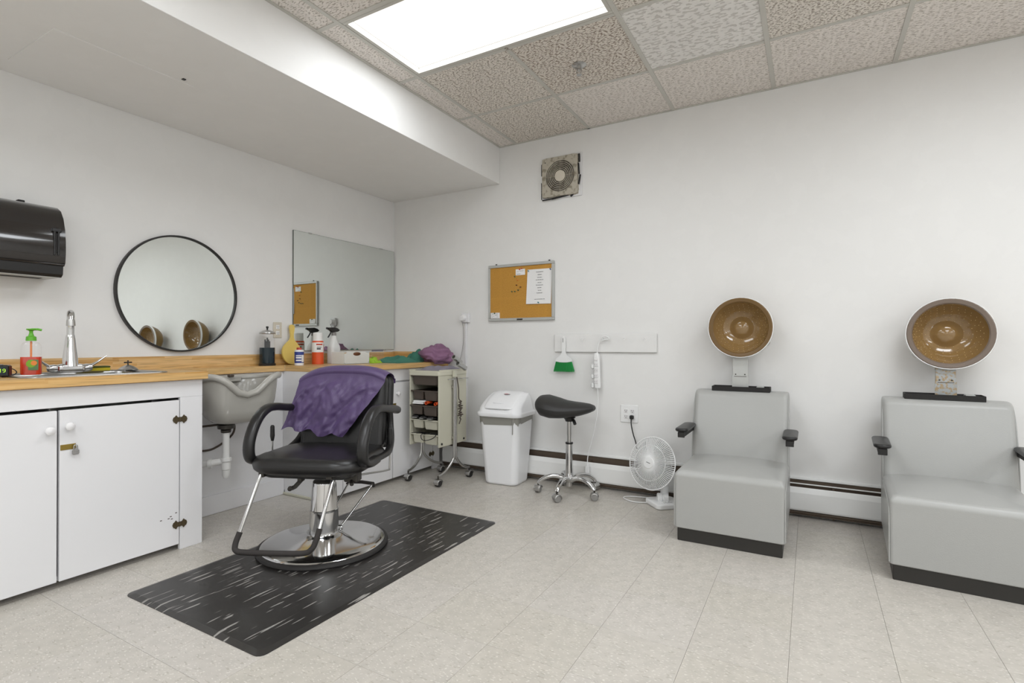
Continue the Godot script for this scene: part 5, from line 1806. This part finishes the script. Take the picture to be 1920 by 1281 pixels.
	obj("long_side", caddy_side(cx0 + 0.003, cz0, cz1, yb), M.frosted, t)
	obj("end_side", G().bx(cx0, cx1, yb + 0.001, yb + 0.09, cz1 - 0.003, cz1, 0.001), M.frosted, t)
	obj("end_side", G().bx(cx0, cx1, yb + 0.001, yb + 0.09, cz0, cz0 + 0.003, 0.001), M.frosted, t)
	var br := obj("brown_box", G().pad(V(0.30, yb + 0.006, 0.765), 0.05, 0.12, 0.082, 0.02, 0.015, 0.0, 5), M.pin_brown)
	tag(br, "brown rounded box showing through the caddy's oval opening", "box")
	var pk := obj("paper_pack", G().bx(0.225, 0.27, yb + 0.006, yb + 0.075, 0.68, 0.88, 0.004), M.paper)
	tag(pk, "white paper pack standing inside the translucent caddy", "paper")
	# --- clear tub with a lime cloth
	t = thing("clear_tub", "clear plastic tub with a grey rim behind the teal towels", "tub", V(0.15, yb, 0.42))
	obj("tub", G().loft([G().ring3(V(0.15, yb, 0.45), 0.13, 0.19, 0.02, 0.001, 5), G().ring3(V(0.15, yb, 0.45), 0.14, 0.21, 0.02, 0.10, 5)], true, false), M.clear, t)
	obj("rim", G().bx(0.215, 0.222, yb + 0.088, yb + 0.102, 0.375, 0.50, 0.002), M.grey_cloth, t)
	var lc := obj("lime_cloth", cloth(20, 20, V(0.30, yb, 0.595), 0.15, 0.10, 0.05, 7, 1.4), M.lime_cloth)
	tag(lc, "bunched lime green cloth beside the clear tub", "cloth")
	# --- towels
	var tw := obj("teal_towel", cloth(24, 16, V(0.40, yb, 0.385), 0.26, 0.30, 0.052, 12, 0.8), M.teal_cloth)
	tag(tw, "flat folded teal towel lying on the corner counter beside the caddy", "towel", "teal towels on the corner counter")
	tw = obj("teal_towel", cloth(24, 16, V(0.37, yb, 0.125), 0.20, 0.19, 0.085, 15, 1.0), M.teal_cloth)
	tag(tw, "rumpled teal towel on the corner counter next to the mauve cloth", "towel", "teal towels on the corner counter")
	# mauve cape slumped from the counter on to the trolley
	var n := FastNoiseLite.new()
	n.seed = 31
	n.frequency = 1.1
	n.fractal_octaves = 3
	var rows := []
	for i in 31:
		var row := []
		for j in 41:
			var ph := PI * i / 30.0
			var an := TAU * j / 40.0
			var d := V(sin(ph) * cos(an), cos(ph), sin(ph) * sin(an))
			var q := d * 1.6
			var r := 1.0 + 0.38 * n.get_noise_3d(q.x * 0.55, q.y * 0.55, q.z * 0.55) + 0.20 * absf(n.get_noise_3d(q.x * 1.1 + 5.0, q.y * 1.1, q.z * 1.1))
			var p := V(d.x * 0.135 * r, maxf(d.y * 0.075 * r, -0.062), d.z * 0.115 * r)
			if p.x > 0.03: p.y = maxf(p.y - 0.015, -0.085)
			row.append(V(0.618, 0.946, 0.155) + p)
		rows.append(row)
	var mc := obj("mauve_cape", G().surf(rows, true, 0), M.mauve_cloth)
	tag(mc, "crumpled mauve cape heaped on the counter corner behind the trolley", "cape")
	var gc := obj("grey_towel", cloth(20, 20, V(0.80, 0.8342, 0.38), 0.24, 0.28, 0.03, 18, 1.0), M.grey_cloth)
	tag(gc, "flat grey-violet towel spread on top of the trolley", "towel")


func caddy_side(x: float, z0: float, z1: float, y: float) -> Geo:
	# wall with an oval hand hole: built as a frame of quads around an ellipse
	var g := G()
	var cz := (z0 + z1) * 0.5
	var cy := y + 0.0745
	var nseg := 32
	for face in [[x, 1.0], [x - 0.003, -1.0]]:
		var nn := V(face[1], 0, 0)
		var inner := []
		var outer := []
		for k in nseg:
			var an := TAU * k / nseg
			inner.append(g.vert(V(face[0], cy + 0.014 * sin(an), cz + 0.038 * cos(an)), nn))
			# project the ray on to the rectangle
			var d := Vector2(cos(an), sin(an))
			var sz := (z1 - z0) * 0.5 / maxf(absf(d.x), 1e-5)
			var up := (y + 0.09 - cy) if d.y > 0 else (cy - y - 0.001)
			var sy := up / maxf(absf(d.y), 1e-5)
			var s := minf(sz, sy)
			outer.append(g.vert(V(face[0], cy + d.y * s, cz + d.x * s), nn))
		for k in nseg:
			var k2 := (k + 1) % nseg
			g.quad(inner[k], outer[k], outer[k2], inner[k2])
	return g


func arc_band(c: Vector3, r: float, h: float, a0: float, a1: float) -> Geo:
	# angle 0 faces +x, positive turns towards +z
	var rows := []
	for i in 2:
		var row := []
		for j in 9:
			var an := lerpf(a0, a1, j / 8.0)
			row.append(c + V(r * cos(an), h * i, r * sin(an)))
		rows.append(row)
	var g := G()
	g.surf(rows, false, 1)
	for i in g.n.size():
		var o := V(g.v[i].x - c.x, 0, g.v[i].z - c.z)
		g.n[i] = o.normalized()
	return g.rewind()


# ---------------------------------------------------------------- things on the back wall
func build_back_wall_things() -> void:
	# --- cork board
	var t := thing("cork_board", "aluminium-framed cork notice board on the back wall", "notice board", V(1.317, 1.216, 0.01))
	var x0 := 1.024
	var x1 := 1.61
	var y0 := 1.216
	var y1 := 1.665
	var fw := 0.022
	obj("cork", G().bx(x0 + 0.01, x1 - 0.01, y0 + 0.01, y1 - 0.01, 0.001, 0.012), M.cork, t)
	obj("frame_rail", G().bx(x0, x1, y1 - fw, y1, 0.001, 0.022, 0.003), M.alu, t)
	obj("frame_rail", G().bx(x0, x1, y0, y0 + fw, 0.001, 0.022, 0.003), M.alu, t)
	obj("frame_rail", G().bx(x0, x0 + fw * 0.8, y0 + fw, y1 - fw, 0.001, 0.021, 0.003), M.alu, t)
	obj("frame_rail", G().bx(x1 - fw, x1, y0 + fw, y1 - fw, 0.001, 0.021, 0.003), M.alu, t)
	obj("maker_plate", G().bx(1.289, 1.341, 1.2195, 1.2315, 0.0215, 0.0228, 0.0005), M.dark_steel, t)
	for x in [1.092, 1.564]:
		obj("hanger", G().bx(x - 0.007, x + 0.007, y1 - 0.002, y1 + 0.010, 0.001, 0.010, 0.002), M.dark_steel, t)
	# papers
	t = thing("notice_sheet", "white printed price sheet pinned right on the cork board", "paper", V(1.48, 1.34, 0.0135))
	var pg := G()
	var rows := []
	for i in 9:
		var row := []
		var s := i / 8.0
		for j in 5:
			var u := j / 4.0
			row.append(V(lerpf(lerpf(1.380, 1.370, s), lerpf(1.587, 1.582, s), u), lerpf(lerpf(1.610, 1.343, s), lerpf(1.609, 1.340, s), u), 0.0132 + 0.003 * s * (1.0 - u) + 0.004 * s * s))
		rows.append(row)
	pg.surf(rows, false, 0)
	pg.orient(Vector3.BACK)
	obj("sheet", pg, M.paper, t)
	# illegible lines of print: short dashes of word length
	rng.seed = 77
	for q in [[1.587, 0.058, 1], [1.566, 0.036, 1], [1.545, 0.040, 0], [1.526, 0.066, 0], [1.505, 0.034, 0], [1.486, 0.062, 0], [1.465, 0.036, 0], [1.445, 0.028, 0], [1.425, 0.050, 0], [1.377, 0.088, 0]]:
		var x: float = 1.487 - q[1] * 0.5
		var end: float = 1.487 + q[1] * 0.5
		var lg := G()
		while x < end:
			var w := minf(rng.randf_range(0.006, 0.016), end - x)
			var s: float = (1.61 - q[0]) / 0.27
			lg.bx(x, x + w, q[0] - 0.0016, q[0] + 0.0016, 0.0150 + 0.0045 * s, 0.0156 + 0.0048 * s)
			x += w + 0.0035
		obj("print_line", lg, M.dark_ink if q[2] == 1 else M.ink, t)
	t = thing("notice_card", "small white card under two red pins on the cork board", "card", V(1.315, 1.572, 0.0135))
	obj("card", G().bx(1.275, 1.358, 1.573, 1.620, 0.0125, 0.0135), M.paper, t)
	obj("print_line", G().bx(1.283, 1.318, 1.580, 1.583, 0.0135, 0.0139).bx(1.285, 1.302, 1.600, 1.602, 0.0135, 0.0139).bx(1.308, 1.345, 1.604, 1.606, 0.0135, 0.0139), M.ink, t)
	t = thing("notice_card", "small printed card pinned in the lower left of the cork board", "card", V(1.088, 1.236, 0.0135))
	obj("card", G().bx(1.0485, 1.129, 1.239, 1.283, 0.0125, 0.0225), M.paper, t)
	obj("print_line", G().bx(1.060, 1.082, 1.2725, 1.2750, 0.0225, 0.0229).bx(1.095, 1.114, 1.2725, 1.2750, 0.0225, 0.0229).bx(1.057, 1.066, 1.2630, 1.2650, 0.0225, 0.0229).bx(1.089, 1.115, 1.2620, 1.2645, 0.0225, 0.0229).bx(1.070, 1.082, 1.256, 1.258, 0.0225, 0.0229).bx(1.056, 1.070, 1.249, 1.251, 0.0225, 0.0229).bx(1.105, 1.117, 1.249, 1.251, 0.0225, 0.0229), M.ink, t)
	# pins
	for q in [[1.312, 1.617, 0.0135, "pin_red", "red pushpin at the left of the small card's top"], [1.331, 1.622, 0.0135, "pin_red", "red pushpin at the right of the small card's top"], [1.267, 1.563, 0.012, "pin_green", "topmost loose dark green pushpin in the bare cork"],
		[1.293, 1.534, 0.012, "label_orange", "pale orange pushpin in the bare cork"], [1.284, 1.496, 0.012, "pin_brown", "brown pushpin at the middle left of the bare cork"], [1.320, 1.479, 0.012, "pin_brown", "dark brown pushpin nearest the price sheet"],
		[1.300, 1.455, 0.012, "pin_green", "dark green pushpin right of the lowest one"], [1.269, 1.446, 0.012, "pin_green", "lowest dark green pushpin in the bare cork"], [1.241, 1.445, 0.012, "pin_green", "leftmost dark green pushpin in the bare cork"],
		[1.578, 1.600, 0.014, "pin_blue", "dark blue pushpin in the price sheet's top right corner"], [1.388, 1.599, 0.014, "pin_teal", "teal pushpin in the price sheet's top left corner"], [1.479, 1.351, 0.020, "pin_teal", "teal pushpin at the bottom of the price sheet"], [1.088, 1.278, 0.0225, "pin_green", "dark green pushpin in the lower left card"]]:
		var c := V(q[0], q[1], q[2])
		var p := thing("pushpin", q[4], "pushpin", c, 0.0, "pushpins in the cork board")
		obj("head", G().along(c, V(rng.randf_range(-0.3, 0.3), rng.randf_range(-0.1, 0.4), 1)).lathe([Vector2(0, 0), Vector2(0.0048, 0), Vector2(0.0046, 0.002), Vector2(0.0026, 0.004), Vector2(0.0028, 0.009), Vector2(0.0046, 0.011), Vector2(0, 0.0125)], 10), M[q[3]], p)
	# --- hook rail
	t = thing("hook_rail", "white painted wooden rail with five wire hooks on the back wall", "hook rail", V(1.995, 0.97, 0.01))
	obj("board", G().bx(1.61, 2.381, 0.972, 1.107, 0.001, 0.019, 0.006), M.wall, t)
	for x in [1.700, 1.843, 2.005, 2.155, 2.300]:
		obj("hook", G().tube(curve([V(x - 0.006, 1.075, 0.019), V(x - 0.006, 1.070, 0.034), V(x, 1.060, 0.042), V(x + 0.006, 1.066, 0.040), V(x + 0.006, 1.072, 0.030)], 5), 0.0025, 6), M.white_plastic, t)
	for x in [1.80, 2.20]:
		obj("screw_head", G().along(V(x, 1.048, 0.0188), Vector3.BACK).lathe([Vector2(0, 0), Vector2(0.005, 0), Vector2(0, 0.0012)], 10), M.wall, t)
	# --- dust brush
	t = thing("dust_brush", "white-handled counter brush with green bristles on the hook rail", "brush", V(1.698, 0.83, 0.04))
	var poly := PackedVector2Array()
	for q in [[0.0, 1.090], [-0.009, 1.086], [-0.013, 1.075], [-0.014, 1.03], [-0.0115, 0.985], [-0.014, 0.965], [-0.030, 0.944], [-0.060, 0.922], [-0.064, 0.903], [-0.030, 0.897], [0.0, 0.896], [0.030, 0.897], [0.064, 0.903], [0.060, 0.922], [0.030, 0.944], [0.014, 0.965], [0.0115, 0.985], [0.014, 1.03], [0.013, 1.075], [0.009, 1.086]]:
		poly.append(Vector2(1.698 + q[0], q[1]))
	obj("handle", G().prism(poly, 0.030, 0.046, true), M.white_plastic, t)
	obj("hang_slot", G().bx(1.692, 1.697, 1.045, 1.076, 0.0455, 0.0466, 0.001), M.grey_detail, t)
	var bs := G()
	for i in 22:
		for j in 4:
			var u := i / 21.0 * 2.0 - 1.0
			var zz := 0.031 + j * 0.0035
			bs.tube([V(1.698 + u * 0.061, 0.902, zz), V(1.698 + u * 0.070, 0.865, zz + (j - 2) * 0.002), V(1.698 + u * 0.079 + 0.001 * sin(i * 2.3 + j), 0.828 + 0.004 * sin(i * 1.9 + j * 2.0), zz + (j - 2) * 0.0045)], [0.0020, 0.0022, 0.0022], 5)
	obj("bristles", bs, M.bristle_green, t).set_meta("kind", "stuff")
	# --- power strip hanging by its cord
	t = thing("power_strip", "white power strip hanging by its cord from the hook rail", "power strip", V(1.965, 0.715, 0.04))
	var sx := 1.962
	var rings := []
	for q in [[0.716, 0.030, 0.028], [0.722, 0.044, 0.034], [0.94, 0.046, 0.036], [0.962, 0.036, 0.032], [0.970, 0.018, 0.020]]:
		rings.append(G().ring3(V(sx + (q[0] - 0.84) * -0.03, 0, 0.045), q[1], q[2], 0.012, q[0], 5))
	obj("body", G().loft(rings), M.white_plastic, t)
	for y in [0.765, 0.805, 0.845, 0.885]:
		var r := obj("receptacle", G().bx(sx - 0.017, sx + 0.013, y - 0.014, y + 0.014, 0.060, 0.0655, 0.005), M.white_gloss, t)
		obj("slot", G().bx(sx - 0.010, sx - 0.008, y - 0.004, y + 0.005, 0.0652, 0.0659), M.grey_detail, r)
		obj("slot", G().bx(sx + 0.003, sx + 0.005, y - 0.004, y + 0.005, 0.0652, 0.0659), M.grey_detail, r)
	obj("switch", G().bx(sx - 0.016, sx + 0.012, 0.912, 0.930, 0.061, 0.068, 0.003), M.white_gloss, t)
	for q in [[0.735, 0.020], [0.80, 0.018], [0.87, 0.018]]:
		obj("side_plug", G().bx(sx - 0.046, sx - 0.020, q[0] - q[1], q[0] + q[1], 0.03, 0.062, 0.010), M.white_plastic, t)
	var cd := obj("strip_cord", G().tube(curve([V(sx, 0.965, 0.047), V(1.966, 1.02, 0.044), V(1.985, 1.068, 0.042), V(2.015, 1.087, 0.046), V(2.045, 1.080, 0.050), V(2.048, 1.066, 0.046), V(2.02, 1.062, 0.044), V(1.99, 1.055, 0.040)], 6), 0.004, 7), M.white_plastic)
	tag(cd, "white cord looped over a hook above the power strip", "cord")
	cd = obj("strip_cord", G().tube(curve([V(sx + 0.002, 0.72, 0.045), V(1.966, 0.62, 0.04), V(1.958, 0.50, 0.05), V(1.935, 0.36, 0.07), V(1.908, 0.24, 0.085), V(1.903, 0.17, 0.088)], 7), 0.0035, 7), M.white_plastic)
	tag(cd, "white cord hanging down the wall behind the stool", "cord")
	t = thing("plug_adapter", "white plug hanging at the heater front behind the stool", "plug", V(1.905, 0.10, 0.09))
	obj("body", G().bx(1.888, 1.922, 0.105, 0.165, 0.074, 0.105, 0.008), M.white_plastic, t)
	obj("neck", G().along(V(1.905, 0.164, 0.088), Vector3.UP).lathe([Vector2(0, 0), Vector2(0.010, 0), Vector2(0.006, 0.018), Vector2(0, 0.018)], 12), M.white_plastic, t)
	# --- four-way outlet with a black plug
	outlet(Transform3D(Basis.IDENTITY, V(2.184, 0.5425, 0.0)), "white four-way wall outlet above the desk fan", 0.126, 0.123, [[-0.023, 0.020], [0.023, 0.020], [-0.023, -0.020], [0.023, -0.020]], M.white_plastic, M.white_gloss)
	t = thing("fan_plug", "black plug and cord in the four-way outlet", "plug", V(2.207, 0.52, 0.02))
	obj("body", G().bx(2.193, 2.221, 0.508, 0.536, 0.0099, 0.036, 0.006), M.black_plastic, t)
	obj("cord", G().tube(curve([V(2.205, 0.510, 0.030), V(2.208, 0.47, 0.036), V(2.222, 0.41, 0.040), V(2.240, 0.360, 0.045), V(2.255, 0.315, 0.06)], 5), 0.0042, 8), M.black_plastic, t)
	# --- surface raceway with its box
	t = thing("wall_raceway", "narrow white cable raceway with a box on the back wall", "raceway", V(0.796, 0.24, 0.01))
	obj("channel", G().bx(0.787, 0.807, 0.236, 1.21, 0.001, 0.013, 0.003), M.white_paint, t)
	obj("box", G().bx(0.760, 0.836, 1.210, 1.288, 0.001, 0.028, 0.005), M.white_paint, t)
	obj("plug_adapter", G().along(V(0.786, 1.248, 0.028), Vector3.BACK).lathe([Vector2(0, 0), Vector2(0.027, 0), Vector2(0.028, 0.02), Vector2(0.022, 0.033), Vector2(0, 0.034)], 20), M.white_gloss, t)
	cd = obj("trolley_cord", G().tube(curve([V(0.79, 1.225, 0.058), V(0.785, 1.16, 0.03), V(0.775, 1.02, 0.02), V(0.755, 0.90, 0.03), V(0.75, 0.80, 0.05)], 6), 0.0022, 6), M.grey_detail)
	tag(cd, "thin grey wire running down beside the white raceway", "cord")
	# --- exhaust fan in the wall
	var fc := V(1.664, 2.293, 0.0)
	t = thing("exhaust_fan", "grimy cream wall exhaust fan high on the back wall", "exhaust fan", fc)
	obj("housing", G().bx(1.507, 1.832, 2.130, 2.450, 0.001, 0.010, 0.004), M.white_paint, t)
	# shroud with a round opening: square-to-circle rings
	var seg := 48
	var sq := []
	var sq2 := []
	var ci := []
	var ci2 := []
	for k in seg:
		var an := TAU * k / seg
		var d := Vector2(cos(an), sin(an))
		var m := 0.150 / maxf(absf(d.x), absf(d.y))
		m = minf(m, 0.205)
		sq2.append(V(fc.x - 0.006 + d.x * m, fc.y + d.y * m * 1.02, 0.008))
		sq.append(V(fc.x - 0.006 + d.x * (m - 0.006), fc.y + d.y * (m - 0.006) * 1.02, 0.030))
		ci.append(V(fc.x + d.x * 0.120, fc.y + d.y * 0.120, 0.033))
		ci2.append(V(fc.x + d.x * 0.117, fc.y + d.y * 0.117, 0.012))
	var sh := G()
	sh.surf([sq2, sq], true, 0)
	sh.surf([sq, ci], true, 0)
	sh.orient(V(0, 0, 1))
	var front := obj("shroud", sh, M.soiled_plastic, t)
	obj("throat", G().along(V(fc.x, fc.y, 0.011), Vector3.BACK).lathe([Vector2(0, 0), Vector2(0.12, 0), Vector2(0.12, 0.0005), Vector2(0, 0.0005)], 40), M.fan_throat, t)
	for r in [0.054, 0.067, 0.080, 0.093, 0.106, 0.118]:
		obj("grille_ring", G().along(V(fc.x, fc.y, 0.026), Vector3.BACK).lathe([Vector2(r - 0.0035, 0), Vector2(r - 0.003, 0.008), Vector2(r + 0.001, 0.008), Vector2(r + 0.0015, 0), Vector2(r - 0.0035, 0)], 40), M.soiled_plastic, t)
	obj("grille_hub", G().along(V(fc.x, fc.y, 0.020), Vector3.BACK).lathe([Vector2(0, 0), Vector2(0.043, 0), Vector2(0.043, 0.014), Vector2(0.038, 0.019), Vector2(0, 0.021)], 32), M.beige_plate, t)
	for k in 8:
		var an := TAU * k / 8 + PI / 2
		var d := V(cos(an), sin(an), 0)
		obj("spoke", G().tube([fc + d * 0.04 + V(0, 0, 0.030), fc + d * 0.120 + V(0, 0, 0.030)], 0.0022 if k % 2 == 0 else 0.0014, 6), M.soiled_plastic, t)
	# torn black gasket strips around the shroud
	for q in [[V(1.815, 2.405, 0.022), V(0.012, 0.062, 0.008), 2.0], [V(1.812, 2.325, 0.022), V(0.010, 0.082, 0.008), 4.0], [V(1.817, 2.245, 0.022), V(0.011, 0.072, 0.008), -10.0], [V(1.768, 2.148, 0.018), V(0.060, 0.013, 0.008), 38.0], [V(1.66, 2.138, 0.018), V(0.14, 0.012, 0.008), 6.0], [V(1.56, 2.131, 0.018), V(0.10, 0.009, 0.008), 2.0], [V(1.506, 2.36, 0.018), V(0.007, 0.09, 0.008), 0.0], [V(1.505, 2.20, 0.018), V(0.005, 0.13, 0.008), 0.0]]:
		var g := G()
		g.xf = Transform3D(Basis(Vector3.BACK, deg_to_rad(q[2])), q[0])
		obj("gasket_strip", g.box(Vector3.ZERO, q[1], 0.002).done(), M.black_matte, t)
	obj("screw", G().along(V(1.542, 2.408, 0.030), Vector3.BACK).lathe([Vector2(0, 0), Vector2(0.007, 0), Vector2(0, 0.004)], 10), M.dark_steel, t)
